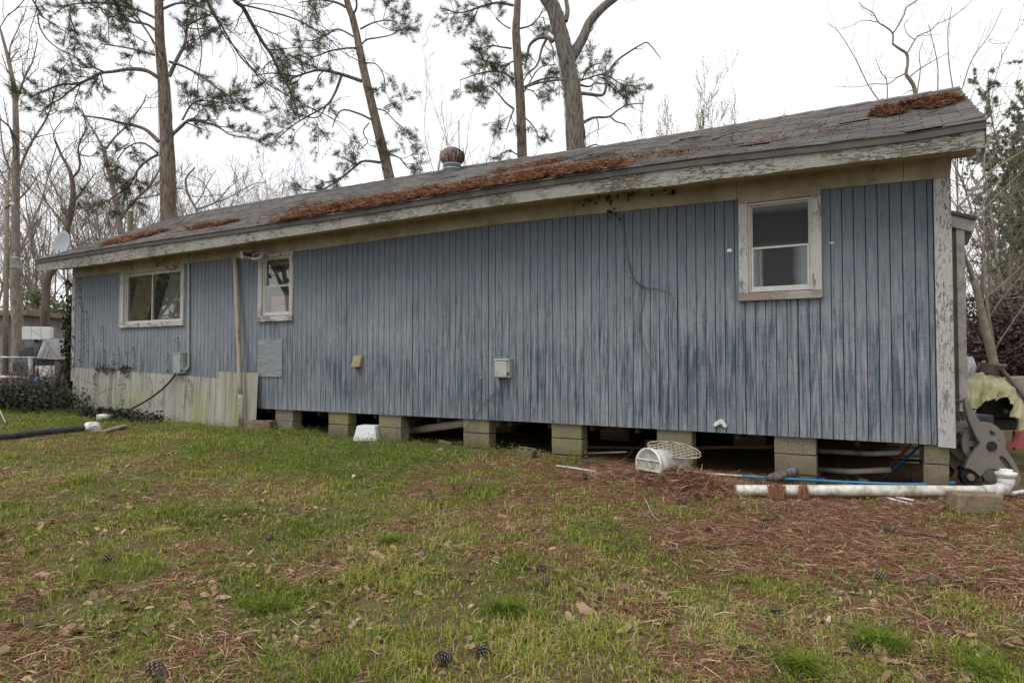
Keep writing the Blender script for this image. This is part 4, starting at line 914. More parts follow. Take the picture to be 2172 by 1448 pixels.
# ------------------------------------------------------------------ pine cones
def cone_mesh():
    b = B(); N = 60
    for i_ in range(N):
        f = i_/N; a = i_*2.39996; z = f*.085; r = .033*math.sin(math.pi*(.12+.82*(1-f)))**.7; u = Vector((math.cos(a), math.sin(a), 0)); w = Vector((-u.y, u.x, 0)); up = Vector((0, 0, 1))
        c = u*(r*.35)+up*z; tip = u*r+up*(z+.012); s_ = .0095*(1-.4*f)
        v = [b.bm.verts.new(q) for q in (c-w*s_*.6, c+w*s_*.6, tip+w*s_, tip+u*.003+up*.002, tip-w*s_)]; b.bm.faces.new(v)
        v3 = [b.bm.verts.new(q) for q in (tip+w*s_*.75+u*.0006, tip+w*s_*.75+up*.005+u*.001, tip-w*s_*.75+up*.005+u*.001, tip-w*s_*.75+u*.0006)]; b.bm.faces.new(v3).material_index = 1
        v2 = [b.bm.verts.new(q) for q in (c-w*s_*.6-up*.004, c+w*s_*.6-up*.004, tip+w*s_-up*.005, tip-w*s_-up*.005)]; b.bm.faces.new(v2)
    b.lathe([(0, .0), (.014, .01), (.017, .03), (.01, .07), (0, .085)], 8); return b.mesh('pine_cone')
pcm = cone_mesh(); pcm.materials.append(M['cone']); pcm.materials.append(plain('pale_cone_scale_tips', (.38, .33, .29), .85, .2))
CONES = [(210, 1193, 'pine cone alone in the grass at the left of the lawn'), (570, 1147, 'small pine cone in the upper left of the lawn'), (352, 1440, 'pine cone at the bottom left edge of the picture'), (958, 1402, 'pine cone among dead leaves at the bottom middle'),
         (1035, 1380, 'upright pine cone right of another one at the bottom middle'), (1170, 1250, 'dark pine cone in the grass below the middle'), (1236, 981, 'pine cone between the cracked pier and the thin white pipe'), (1245, 1017, 'pine cone just below the thin white pipe'),
         (1455, 1038, 'larger pine cone in front of the straw heap'), (1484, 1036, 'small pine cone right of the larger one by the straw heap'), (1504, 1127, 'grey pine cone left of the big pine cone on straw'), (1631, 1123, 'big open pine cone on the red straw'),
         (1898, 1130, 'pine cone at the left end of a fallen stick'), (1720, 1148, 'pine cone half hidden in green weeds on the right'), (1722, 1001, 'pine cone standing on the blue pipe by the pier'), (1977, 1247, 'dark pine cone with a green blade on the lower right'),
         (1808, 1372, 'pine cone left of the dense dark grass tuft'), (1332, 1017, 'pine cone left of the straw heap'), (1577, 1378, 'pale weathered pine cone near the bottom, right of the middle'), (1150, 1205, 'grey pine cone in the middle of the lawn'), (1890, 1235, 'flattened pine cone left of the dark one on the lower right')]
for px, py, lab in CONES:
    p = G(px, py); o = bpy.data.objects.new('pine_cone', pcm); COL.objects.link(o); sc = random.uniform(.75, 1.0); lift = .02
    if 'blue pipe' in lab: p = G(1722, 1018); lift = .05
    o.location = p+Vector((0, 0, lift*sc)); o.rotation_euler = (math.radians(random.uniform(60, 100)), random.uniform(-.3, .3), random.uniform(0, 6.28)); o.scale = (sc,)*3
    tag(o, lab, 'pine cone', 'pine cones lying on the ground')

# ------------------------------------------------------------------ pipes, blocks and junk along the house
def lay(px, py, h=0.0): p = G(px, py); return p+Vector((0, 0, h))
def thing(name, me, mat, label, cat, smooth=False, group=None): return obj(name, me, mat, label=label, cat=cat, smooth=smooth, group=group)
# long white drain pipe
d0, d1 = lay(1562, 1052, .055), lay(2092, 1060, .075)
root = empty('drain_pipe', d0, 'long mossy white drain pipe lying in front of the piers with an upturned fitting', 'pipe')
rp_(root, 'pipe', B().tube(spline([d0, d0.lerp(d1, .5)+Vector((0, 0, .004)), d1], 20), .048, 18).mesh('p'), M['pvc'])
dd = (d1-d0).normalized(); e1 = d1+dd*.05; e3 = e1+dd*.11+Vector((0, 0, .12))
rp_(root, 'coupling', B().tube([d1-dd*.02, d1+dd*.05], .056, 18).mesh('p'), M['pvcclean'])
rp_(root, 'elbow', B().tube(spline([d1+dd*.03, e1+dd*.05+Vector((0, 0, .012)), e1+dd*.10+Vector((0, 0, .055)), e3], 14), [.056]*10+[.064]*4, 18).mesh('p'), M['pvcclean'])
rp_(root, 'socket_ring', B().lathe([(.05, .0), (.068, 0), (.082, .03), (.082, .045), (.05, .047), (.048, .047), (.048, .07), (.038, .07), (.036, .0)], 24, Matrix.Translation(e3)).mesh('p'), M['pvcclean'])
thing('blue_pipe', B().tube(spline([lay(1574, 1024, .07), lay(1800, 1034, .055), lay(1930, 1040, .06), lay(2026, 1043, .085)], 20), .013, 10).mesh('p'), M['bluepipe'], 'long blue plastic pipe lying behind the white drain pipe', 'pipe')
thing('blue_pipe', B().tube([lay(1682, 1016, .06), lay(1752, 1026, .045)], .012, 10).mesh('p'), M['blue'], 'short dark blue pipe behind the log, near the wide pier', 'pipe')
thing('white_pipe', B().tube([lay(1180, 991, .02), lay(1225, 997, .018), lay(1265, 1003, .015)], .011, 10).mesh('p'), M['pvcclean'], 'thin white plastic pipe lying left of the white bucket', 'pipe')
thing('white_pipe', B().tube([lay(1866, 1056, .02), lay(1934, 1074, .016)], .012, 10).mesh('p'), M['pvcclean'], 'thin white pipe under the drain pipe, the lower of a crossed pair', 'pipe')
thing('white_pipe', B().tube([lay(1900, 1060, .025), lay(1940, 1066, .02)], .010, 10).mesh('p'), M['pvcclean'], 'thin white pipe under the drain pipe, the upper of a crossed pair', 'pipe')
thing('white_pipe', B().tube([lay(2144, 1054, .03), lay(2220, 1042, .04)], .017, 10).mesh('p'), M['pvcclean'], 'white pipe running out of the picture right of the drain pipe fitting', 'pipe')
thing('white_pipe', B().tube([lay(1500, 1010, .03), lay(1590, 1016, .03)], .010, 8).mesh('p'), M['pvcclean'], 'thin white pipe emerging from the straw heap towards the wide pier', 'pipe')
# brown block holding the pipe, other blocks
def block(px, py, size_, rz, label, mat, hollow=False, tilt=(0, 0), h0=0.0, cat='concrete block'):
    p = lay(px, py, h0); w, d, h = size_; b = B()
    if hollow:
        t = .03; b.box((-w/2, 0, 0), (w/2, t, h), .004); b.box((-w/2, d-t, 0), (w/2, d, h), .004)
        for xx in (-w/2, -t/2, w/2-t): b.box((xx, t, 0), (xx+t, d-t, h))
    else: b.box((-w/2, 0, 0), (w/2, d, h), .007)
    o = obj('concrete_block', b.mesh('concrete_block'), mat, label=label, cat=cat); o.location = p; o.rotation_euler = (tilt[0], tilt[1], rz); return o
block(2081, 1090, (.34, .20, .15), math.radians(22), 'brown concrete block lying in front of the drain pipe', M['cmu2'])
block(1110, 972, (.20, .19, .19), math.radians(12), 'mossy hollow concrete block sunk in the weeds between two piers', M['cmu'], True, (.06, .1), -.09)
block(548, 912, (.38, .19, .14), math.radians(20), 'dark hollow concrete block at the foot of the raised skirting sheet', M['cmu2'], True)
block(1381, 965, (.17, .08, .19), math.radians(10), 'upright pale block behind the white bucket', M['cmu'], False, (0, .06))
block(940, 952, (.17, .12, .12), .6, 'mossy broken block in weeds before the plastic drain under the house', M['cmu'], False, (.1, .2), -.03, 'stone')
block(1012, 962, (.34, .2, .05), .1, 'flat block at the foot of the leaning wide pier', M['cmu'], False, (0, 0), -.02)
block(1960, 1020, (.22, .12, .09), -.1, 'low concrete piece at the foot of the last pier', M['cmu'], False, (0, .0), -.02)
block(325, 893, (.22, .12, .09), .5, 'broken brown block beside the corrugated skirting', M['cmu2'], False, (.1, .1), -.03)
def stone(px, py, r, label, mat, sq=.6):
    bm = bmesh.new(); bmesh.ops.create_icosphere(bm, subdivisions=2, radius=r)
    for v in bm.verts: v.co *= 1+.35*mn.noise(v.co*(1.6/r)+Vector((px, py, 0))); v.co.z *= sq
    me = bpy.data.meshes.new('stone'); bm.to_mesh(me); bm.free(); o = obj('stone', me, mat, label=label, cat='stone'); o.location = lay(px, py, r*.25)
stone(934, 957, .05, 'small tan stone beside the mossy broken block', M['lattice']); stone(1345, 1069, .022, 'pale pebble on the straw below the white bucket', M['lattice']); stone(1830, 1024, .06, 'grey-brown stone beside the blue pipe', M['cmu2'])
stone(750, 1013, .030, 'crumpled white scrap of paper in the lawn', M['foam'], .8)
# white foam box
a = lay(772, 936); b = B(); Rm = Matrix.Translation(a+Vector((0, .1, .035))) @ Matrix.Rotation(math.radians(18), 4, 'Z')
w1, w2, h = .29, .22, .30; d1_, d2_ = .24, .18
vs = [Vector(q) for q in ((-w1, -d1_, -.05), (w1, -d1_, -.05), (w2, -d2_, h), (-w2, -d2_, h), (-w1, d1_, -.05), (w1, d1_, -.05), (w2, d2_, h), (-w2, d2_, h))]
b.hexa([Rm @ (q*.62) for q in vs], .010); thing('foam_box', b.mesh('foam_box'), M['foam'], 'white foam box turned upside down between two piers', 'box')
# drain under house
u0, u1 = W(873, 913, .55), W(985, 897, .30)
thing('drain_pipe', B().tube([u0-Vector((.3, -.3, .03)), u0, u1, u1+Vector((.5, .1, .02))], .055, 14).mesh('p'), plain('dirty_cream_pvc', (.42, .38, .30), .6, .2), 'dirty cream drain pipe sloping under the house behind the middle piers', 'pipe')
# things in the crawlspace
for (l, r, py, yy_, rr, mt_, lab) in ((1060, 1700, 950, 1.0, .02, 'rawwood', 'thin brown board lying under the house'), (1740, 1950, 962, .9, .028, 'pvc', 'pale pipe lying under the house between the last two piers'), (1075, 1330, 962, .5, .012, 'pvc', 'thin pale pipe lying under the house behind the middle piers'), (1100, 1240, 978, .3, .014, 'blue', 'dark blue tube in the shade under the house'), (1720, 1890, 1000, .45, .03, 'lattice', 'flat pale scrap lying under the house near the last pier')):
    thing('board' if 'board' in lab else 'pipe', B().tube([W(l, py-6, yy_+.2), W((l+r)/2, py, yy_), W(r, py-4, yy_)], rr, 8).mesh('p'), M[mt_], lab, 'pipe' if 'p' in lab[:12] and 'board' not in lab else 'board')
thing('hose', B().tube(spline([W(1870, 1015, .5), W(1905, 985, .45), W(1935, 960, .5), W(1955, 935, .4), W(1962, 900, .5)], 16), .011, 8).mesh('h'), M['blue'], 'dark blue hose hanging down under the floor near the last pier', 'hose')
thing('hose', B().tube(spline([W(1875, 1010, .6), W(1890, 985, .6), W(1925, 950, .6), W(1937, 930, .6)], 14), .012, 8).mesh('h'), M['red'], 'dark red hose rising under the floor near the last pier', 'hose')
# lattice sheet behind last pier
root = empty('slatted_plastic', W(1915, 960, 1.4), 'pale slatted plastic lying in the dark behind the last pier', 'slatted plastic')
for j in range(5):
    rp_(root, 'slat', B().tube([W(1878+j*3, 942+j*9, 1.4), W(1950, 945+j*9, 1.4)], .009, 6).mesh('l'), M['lattice'])
# white bucket with lattice
bc = lay(1374, 1022, .13); ax = (RT*.86+FW*.62); ax.z = -.03; ax.normalize(); up_ = Vector((0, 0, 1)); sd_ = ax.cross(up_).normalized(); up2 = sd_.cross(ax)
mt = Matrix((( -sd_.x, up2.x, ax.x, bc.x), (-sd_.y, up2.y, ax.y, bc.y), (-sd_.z, up2.z, ax.z, bc.z), (0, 0, 0, 1))) @ Matrix.Scale(1.12, 4)
root = empty('bucket', bc, 'white plastic bucket lying on its side half buried in pine straw', 'bucket')
rp_(root, 'body', B().lathe([(.0, .03), (.13, .03), (.135, -.0), (.15, .0), (.15, .03), (.138, .035), (.135, .06), (.115, .42), (0, .42)], 28, mt).mesh('b'), M['bucket'])
bb = B()
bb.obox(mt @ Matrix.Translation((0, .045, -.006)), (.27, .012, .012)); bb.obox(mt @ Matrix.Translation((0, -.045, -.006)), (.27, .012, .012))
for k in range(6):
    xx = -.11+k*.044; bb.obox(mt @ Matrix.Translation((xx, 0, -.002)) @ Matrix.Rotation(.5 if k % 2 else -.5, 4, 'Z'), (.004, .085, .004))
rp_(root, 'strap_plate', B().obox(mt @ Matrix.Translation((0, 0, .004)), (.27, .085, .006)).mesh('s'), M['lattice'])
rp_(root, 'strap', bb.mesh('s'), M['bucket'])
# beige lattice fan
b = B(); la = lay(1374, 1022, .13)
mt2 = Matrix.Translation(la+RT*.30+FW*.14+Vector((0, 0, .125))) @ Matrix.Rotation(math.radians(30), 4, 'Z') @ Matrix.Rotation(math.radians(13), 4, 'Y') @ Matrix.Rotation(math.radians(30), 4, 'X')
n1, n2 = 7, 5
outl = lambda u: .11*(math.sin(math.pi*min(1, max(0, u)))**.5)+.02
for k in range(-6, 8):
    for sg in (1, -1):
        pts = []
        for j in range(14):
            xx = -.27+.54*j/13; yy2 = sg*(xx-k*.085)*.55; 
            if abs(yy2) < outl((xx+.27)/.54): pts.append(mt2 @ Vector((xx, yy2, .02*math.sin(xx*6)+.004*sg)))
        if len(pts) > 1: b.tube(pts, .0065, 5)
b.tube([mt2 @ Vector((-.27+.54*j/24, outl(j/24), .02*math.sin((-.27+.54*j/24)*6))) for j in range(25)], .007, 5); b.tube([mt2 @ Vector((-.27+.54*j/24, -outl(j/24), .02*math.sin((-.27+.54*j/24)*6))) for j in range(25)], .007, 5)
thing('plastic_lattice', b.mesh('l'), M['lattice'], 'curved beige plastic lattice resting on top of the white bucket', 'lattice')
# log stub with hanging straw
l0, l1, l2 = lay(1625, 1030, .075), lay(1665, 1028, .10), lay(1692, 1024, .155)
root = empty('log', l0, 'broken rotten log lying on top of the white drain pipe', 'log')
rp_(root, 'wood', B().tube(spline([l0, l1, l2], 10), [.02, .035, .045, .05, .05, .048, .05, .045, .04, .028], 11).jit(.016, 28).mesh('w'), M['oakbark'])
rp_(root, 'broken_end', B().tube([l2, l2+Vector((.05, 0, .01))], [.026, .012], 7).mesh('w'), M['rust'])
def hang(px, py, n, label, w=.05):
    c = d0.lerp(d1, (px-1562)/(2092-1562)*.97)+Vector((0, 0, .052)); C = np.array(c)+np.stack([RN.normal(0, w, n)*RT.x, RN.normal(0, w*.5, n), RN.normal(.0, .012, n)], 1)-np.array([FW.x, FW.y, 0])*.056; d = np.stack([RN.normal(0, .16, n), RN.normal(-.12, .05, n), -np.ones(n)], 1)*(.03+.10*RN.random((n, 1))**.7); s = np.array([.0022, 0, 0])
    V = np.stack([C-s, C+s, C+d+s*.5, C+d-s*.5], 1).reshape(-1, 3); obj('pine_straw', arr_mesh('p', V, np.arange(n*4).reshape(-1, 4), np.repeat(RN.uniform(.1, .8, n), 4)), M['straw'], kind='stuff', label=label, cat='pine straw')
hang(1646, 1050, 420, 'tassel of pine needles hanging over the drain pipe under the log', .035); hang(1708, 1048, 160, 'thin tassel of pine needles hanging over the drain pipe right of the log', .02)
# left side: black pipe, white elbow, board, short pipe, twisted strip
b0, b1, b2 = lay(-60, 943, .05), lay(80, 925, .055), lay(186, 914, .06)
thing('black_pipe', B().tube(spline([b0, b1, b2], 14), .046, 16).mesh('p'), M['blackpipe'], 'thick black pipe lying in the grass at the left edge', 'pipe')
thing('pipe_elbow', B().tube(spline([b2-Vector((.02, 0, 0)), b2+RT*.12+Vector((0, 0, .01)), b2+RT*.22+Vector((0, -.10, -.03))], 10), .078, 16).mesh('p'), M['pvcclean'], 'white plastic elbow at the right end of the thick black pipe', 'pipe fitting')
thing('cream_pipe', B().tube([lay(205, 893, .06), lay(240, 891, .07)], .06, 14).mesh('p'), M['pvc'], 'short cut piece of cream pipe on the ground by the black cable', 'pipe')
q0, q1 = lay(216, 918, .02), lay(266, 908, .05); dq = (q1-q0); mtq = Matrix.Translation((q0+q1)/2) @ dq.to_track_quat('X', 'Z').to_matrix().to_4x4()
thing('board', B().obox(mtq, (dq.length*1.0, .14, .025), .003).mesh('b'), M['oldwood'], 'short weathered board lying right of the white elbow', 'board')
thing('stick', B().tube([lay(90, 873, .02), lay(104, 858, .03)], .014, 6).mesh('s'), M['greyboard'], 'short pale stick in the ivy at the left', 'stick')
b = B(); s0, s1 = lay(150, 866, .05), lay(282, 884, .05)
for k in range(30):
    p = s0.lerp(s1, k/29)+Vector((0, 0, .05)); mtk = Matrix.Translation(p) @ Matrix.Rotation(.9+.2*math.sin(k), 4, 'Y') @ Matrix.Rotation(.3, 4, 'Z'); b.obox(mtk, (.22, .012, .028))
thing('collapsed_trellis', b.mesh('t'), plain('grey_brown_slats', (.20, .16, .12), .9, .3), 'collapsed wooden trellis lying in the ivy along the skirting', 'trellis')

# ------------------------------------------------------------------ hose reel cart by the right corner
HZ = 6.45; hb = G(2060, 1018)
root = empty('hose_reel_cart', hb, 'taupe plastic hose reel cart standing beside the right corner of the house', 'hose reel')
def cpx(x, y): return (1900+x/4.827, 850+y/4.827)
org = P(2078, 940, HZ)
yawm = Matrix(((RT.x, 0, -FW.x, 0), (RT.y, 0, -FW.y, 0), (0, 1, 0, 0), (0, 0, 0, 1)))
def loc2(x, y):
    px, py = cpx(x, y); return ((px-2078)*HZ/F, (940-py)*HZ/F)
XF = lambda off: Matrix.Translation(org+Vector((-FW.x, -FW.y, 0))*off) @ yawm
frame = [(612, -20), (640, -10), (665, 60), (700, 130), (760, 220), (870, 360), (930, 400), (1000, 480), (1070, 580), (1120, 680), (1142, 760), (1110, 850), (1060, 850), (1030, 800), (1000, 750), (950, 700), (880, 662), (820, 662), (770, 690), (740, 740), (700, 700), (650, 665), (590, 650), (640, 570), (700, 490), (757, 415), (700, 320), (640, 180), (612, 60)]
slot = [(925, 560), (930, 540), (955, 533), (985, 550), (1030, 600), (1065, 650), (1078, 690), (1060, 705), (1030, 690), (960, 620)]
rp_(root, 'side_frame', outline_mesh('f', [[loc2(*q) for q in frame], [loc2(*q) for q in slot]], .035, XF(.14), .006), M['taupe'])
rp_(root, 'side_frame', outline_mesh('f', [[loc2(*q) for q in frame], [loc2(*q) for q in slot]], .035, XF(-.22), .006), M['taupe'])
def disc(cx_, cy2, r, off, dep, holes=0, name='reel_disc', mat='taupe', hub=.3):
    c = loc2(cx_, cy2); rr = r/4.827*HZ/F; lp = [[(c[0]+rr*math.cos(a), c[1]+rr*math.sin(a)) for a in np.linspace(0, 2*math.pi, 37)[:-1]]]
    for k in range(holes):
        a0 = 2*math.pi*k/holes; hl = []
        for a in np.linspace(-.28, .28, 5): hl.append((c[0]+rr*.72*math.cos(a0+a), c[1]+rr*.72*math.sin(a0+a)))
        for a in np.linspace(.2, -.2, 4): hl.append((c[0]+rr*.42*math.cos(a0+a), c[1]+rr*.42*math.sin(a0+a)))
        lp.append(hl)
    return rp_(root, name, outline_mesh('d', lp, dep, XF(off), .004), M[mat])
disc(850, 430, 218, .06, .02, 7); disc(850, 430, 218, -.14, .02, 7)
disc(850, 430, 110, -.04, .19, 0, 'drum'); disc(855, 440, 45, .165, .02, 0, 'hub_cap', 'blackcable')
for off in (.14, -.22):
    disc(660, 738, 92, off-.03, .05, 0, 'wheel', 'tyre'); disc(650, 750, 32, off+.0, .04, 0, 'wheel_hub')
h1, h2 = cpx(625, -10), 0
rp_(root, 'handle_bar', B().tube([XF(.14) @ Vector((*loc2(628, 0), 0)), XF(-.22) @ Vector((*loc2(628, 0), 0))], .014, 10).mesh('h'), M['taupe'])

# ------------------------------------------------------------------ junk pile behind the right corner
def quad3(l, r, t, b_, Z, dep): return B().hexa([P(l, b_, Z), P(r, b_, Z), P(r, t, Z), P(l, t, Z)]+[p+bk*dep for p in (P(l, b_, Z), P(r, b_, Z), P(r, t, Z), P(l, t, Z))], .02)
def drop(l, r, t, Z, dep, name, mat, label, cat, bev=.02):
    a, c = P(l, t, Z), P(r, t, Z); gz = float(g(a.x, a.y)); A = Vector((a.x, a.y, gz)); C_ = Vector((c.x, c.y, gz))
    o = B().hexa([A, C_, c, a, A+bk*dep, C_+bk*dep, c+bk*dep, a+bk*dep], bev).mesh(name); return thing(name, o, mat, label, cat)
root = empty('grill_box', P(2110, 900, 8.4), 'black box shaped barbecue under the yellow tarp', 'barbecue')
def rb(n2, l, r, t, b_, Z, dep, mat): me = quad3(l, r, t, b_, Z, dep).mesh(n2); return rp_(root, n2, me, mat)
rb('lid', 2085, 2162, 842, 885, 8.4, .5, M['darkgrey']); rb('fire_box', 2090, 2160, 887, 912, 8.42, .48, M['darkgrey']); rb('leg', 2096, 2102, 913, 955, 8.42, .04, M['blackcable']); rb('leg', 2150, 2156, 913, 955, 8.42, .04, M['blackcable'])
me = outline_mesh('emblem', [[(.03*math.cos(a)*(1+.35*math.cos(3*a))*1.5, .03*math.sin(a)*(1+.25*math.cos(5*a))) for a in np.linspace(0, 6.283, 30)[:-1]]], .004, Matrix.Translation(P(2134, 872, 8.38)) @ yawm)
rp_(root, 'pale_mark', me, M['greytarp'])
thing('yellow_tarp', drape('t', [P(2024, 822, 8.5), P(2044, 808, 8.7), P(2064, 794, 8.9), P(2086, 791, 9), P(2108, 797, 9), P(2132, 812, 8.9), P(2150, 838, 8.7), P(2185, 880, 8.5)],
      [P(2042, 850, 8.2), P(2058, 868, 8.1), P(2074, 865, 8.1), P(2090, 850, 8.1), P(2118, 845, 8.1), P(2136, 852, 8.1), P(2150, 885, 8.0), P(2180, 925, 8.0)], 44, 16, .10, .05, (-FW.x, -FW.y, .3), 7), M['yellow'], 'faded yellow tarpaulin draped over the black barbecue', 'tarpaulin')
thing('grey_tarp', drape('t', [P(2020, 785, 9.2), P(2040, 782, 9.3), P(2050, 756, 9.4), P(2064, 757, 9.4)], [P(2018, 812, 9), P(2035, 812, 9), P(2050, 805, 9), P(2068, 800, 9.1)], 24, 10, .04, .04, (-FW.x, -FW.y, .2), 5), M['greytarp'], 'crumpled pale grey plastic sheet behind the corner of the house', 'tarpaulin')
drop(2018, 2062, 806, 9.3, .5, 'wooden_crate', M['brownwood'], 'dark crate under the pale grey plastic sheet', 'crate')
# drawer / cabinet leaning
root = empty('broken_cabinet', P(2120, 800, 9.2), 'broken dark brown cabinet frame leaning over the yellow tarp', 'cabinet')
def plank(p0, p1, wd2, th, mat, n2='panel'):
    p0, p1 = Vector(p0), Vector(p1); d_ = p1-p0; m_ = Matrix.Translation((p0+p1)/2) @ d_.to_track_quat('X', 'Z').to_matrix().to_4x4(); me = B().obox(m_, (d_.length, wd2, th), .003).mesh(n2); return rp_(root, n2, me, mat)
plank(P(2125, 783, 9.0), P(2178, 850, 8.8), .16, .03, M['brownwood']); plank(P(2078, 778, 9.0), P(2128, 788, 9.0), .05, .14, M['brownwood']); plank(P(2086, 772, 9.4), P(2135, 774, 9.3), .05, .03, M['oldwood']); plank(P(2078, 778, 9.0), P(2088, 772, 9.4), .04, .1, M['oldwood']); plank(P(2100, 775, 9.2), P(2112, 784, 9.0), .02, .04, M['oldwood'])
thing('black_crate', quad3(2068, 2110, 880, 940, 7.7, .4).mesh('c'), M['darkgrey'], 'black plastic box standing behind the hose reel', 'box')
pw = P(2050, 888, 7.3); gzb = float(g(pw.x, pw.y))
drop(2040, 2066, 897, 7.35, .25, 'storage_tub', M['blue'], 'dark blue tub under the white pot', 'tub')
thing('white_pot', B().lathe([(0, 0), (.055, 0), (.075, .12), (.083, .12), (.083, .13), (.07, .13), (.055, .02), (0, .02)], 20, Matrix.Translation(P(2052, 895, 7.3))).mesh('p'), M['pvc'], 'small round off-white pot behind the hose reel handle', 'pot', True)
thing('dustpan', drape('d', [P(2144, 930, 7.6), P(2160, 915, 7.7), P(2195, 905, 7.8)], [P(2130, 948, 7.4), P(2160, 950, 7.3), P(2200, 955, 7.3)], 14, 6, .05, .01, (-FW.x, -FW.y, .3), 2), M['red'], 'dull red plastic scoop lying on the ground at the right edge', 'scoop')
thing('wood_stump', B().tube([P(2160, 838, 9.6)+Vector((0, 0, -.3)), P(2150, 800, 9.6)], [.2, .17], 14).mesh('s'), M['oldwood'], 'short cut trunk with ribbed bark behind the leaning cabinet', 'stump')

# ------------------------------------------------------------------ trees
def tree(name, label, cat, trunk, tw, Z, limbs, barkm, spec, leafm=None, leaf=None, group=None, zoff=.6, down=True, sides=10, creep=0):
    """trunk and limbs traced as (px,py) at distance Z; tw = trunk widths in px"""
    base = P(trunk[0][0], trunk[0][1], Z); pts = [P(a, b_, Z) for a, b_ in trunk]; r = [w*Z/F/2 for w in tw]
    if down:
        gb = Vector((base.x, base.y, 0.1)); pb_ = pts[0]-(pts[1]-pts[0])*.9; pb_ = pb_ if pb_.z > .8 else pts[0].lerp(gb, .3); pts = [gb-Vector((0, 0, .3)), gb+Vector((0, 0, .4)), gb.lerp(pb_, .5), pb_]+pts; r = [r[0]*1.4, r[0]*1.2, r[0]*1.1, r[0]*1.02]+r
    n = 26; pa = spline(pts, n); ra = np.interp(np.linspace(0, len(r)-1, n), range(len(r)), r)
    root = empty(name, tuple(pa[0]), label, cat, group); L = Matrix.Translation(-root.location)
    T = Tubes(); T.tube(pa, ra, sides); me = T.mesh('trunk'); me.transform(L); obj('trunk', me, barkm, root)
    if creep:
        T = Tubes()
        for _ in range(creep):
            i0_ = random.randint(2, 9); m_ = random.randint(6, 14); a_ = random.uniform(0, 6.28); st_ = random.uniform(-.35, .35); q_ = []
            for i_ in range(i0_*3, min((i0_+m_)*3, n*3-4)):
                f_ = i_/3; j_ = int(f_); c_ = pa[j_]+(pa[j_+1]-pa[j_])*(f_-j_); r_ = ra[j_]*1.08; a_ += st_*.4+random.uniform(-.25, .25); q_.append(c_+np.array([math.cos(a_), math.sin(a_), 0])*r_)
            if len(q_) > 4: T.tube(np.array(q_), np.linspace(.011, .006, len(q_)), 4)
        me = T.mesh('creeper'); me.transform(L); obj('creeper', me, M['creeper'], root)
    T = Tubes(); tips = []
    for k, lm in enumerate(limbs):
        path, w0, w1 = lm[0], lm[1], lm[2]; dz = lm[3] if len(lm) > 3 else (random.random()-.5)*2*zoff; m = len(path)
        q = [P(a, b_, Z+dz*i_/(m-1)) for i_, (a, b_) in enumerate(path)]; nn = max(6, m*3); pa2 = spline(q, nn); r0, r1 = w0*Z/F/2, w1*Z/F/2
        T.tube(pa2, np.linspace(r0, r1, nn), 6)
        if lm[4] if len(lm) > 4 else True: kids(T, pa2, r0, r1, 0, spec, tips)
    me = T.mesh('branches'); me.transform(L); obj('branches', me, barkm, root)
    if leafm is not None and tips:
        me = foliage(tips, *leaf, 'needles'); me.transform(L); obj('needles', me, leafm, root)
    return root
c6 = lambda L_: [(x/2.897, y/2.897) for x, y in L_]
c7 = lambda L_: [(500+x/3.218, y/3.218) for x, y in L_]
c8 = lambda L_: [(900+x/3.291, y/3.291) for x, y in L_]
r4 = lambda L_: [(1700+x/4.602, y/4.602) for x, y in L_]
PINE = [dict(n=3.8, L=1.15, wig=.22, trop=.02, r=.03, rmin=.008, up=.1, seg=5, u0=.25), dict(n=8.0, L=.46, wig=.25, trop=.03, r=.012, rmin=.005, seg=4, u0=.2)]
NL = (6, 9, .17, .011)
tree('pine_tree', 'tall pine with crooked limbs rising behind the left part of the roof', 'tree', [(359, 466), (355, 345), (349, 207), (340, 104), (337, 0), (332, -180), (328, -420)], [31, 27, 23, 19, 17, 14, 8], 20, [
    (c6([(975, 480), (900, 435), (800, 425), (700, 440), (620, 450), (560, 480), (480, 515), (380, 520), (270, 560), (180, 600)]), 9, 3),
    (c6([(500, 510), (430, 560), (370, 610), (290, 650), (240, 720)]), 4, 2), (c6([(975, 870), (900, 800), (820, 770), (740, 755), (640, 730), (500, 710)]), 9, 3, .5, False),
    (c6([(1040, 470), (1090, 360), (1140, 260), (1150, 170), (1200, 130), (1300, 90)]), 9, 3), (c6([(1040, 380), (1130, 410), (1240, 470), (1330, 540), (1420, 600), (1520, 660)]), 6, 2),
    (c6([(1055, 830), (1100, 790), (1170, 735), (1250, 750), (1340, 780), (1420, 830), (1550, 850)]), 8, 2), (c6([(1120, 740), (1180, 640), (1260, 620), (1400, 640)]), 4, 2),
    (c6([(970, 950), (900, 990), (850, 1040), (800, 1130), (700, 1210), (600, 1260), (450, 1290)]), 6, 2), (c6([(970, 940), (880, 880), (790, 900), (720, 980)]), 5, 2),
    (c6([(950, 340), (850, 310), (750, 290), (620, 270)]), 5, 2), (c6([(970, 200), (900, 150), (780, 130), (640, 60), (500, 10)]), 6, 2), (c6([(970, 120), (840, 60), (640, 20), (430, 30), (330, 90)]), 6, 2),
    (c6([(990, 60), (1100, 20), (1220, 40), (1350, 110)]), 6, 2), (c6([(1000, 0), (1130, -80), (1260, -60)]), 6, 2), (c6([(960, 0), (800, -60), (600, -40)]), 6, 2), (c6([(420, 60), (450, 160), (480, 220)]), 3, 2)], M['pinebark'], PINE, M['needles'], NL, creep=9)
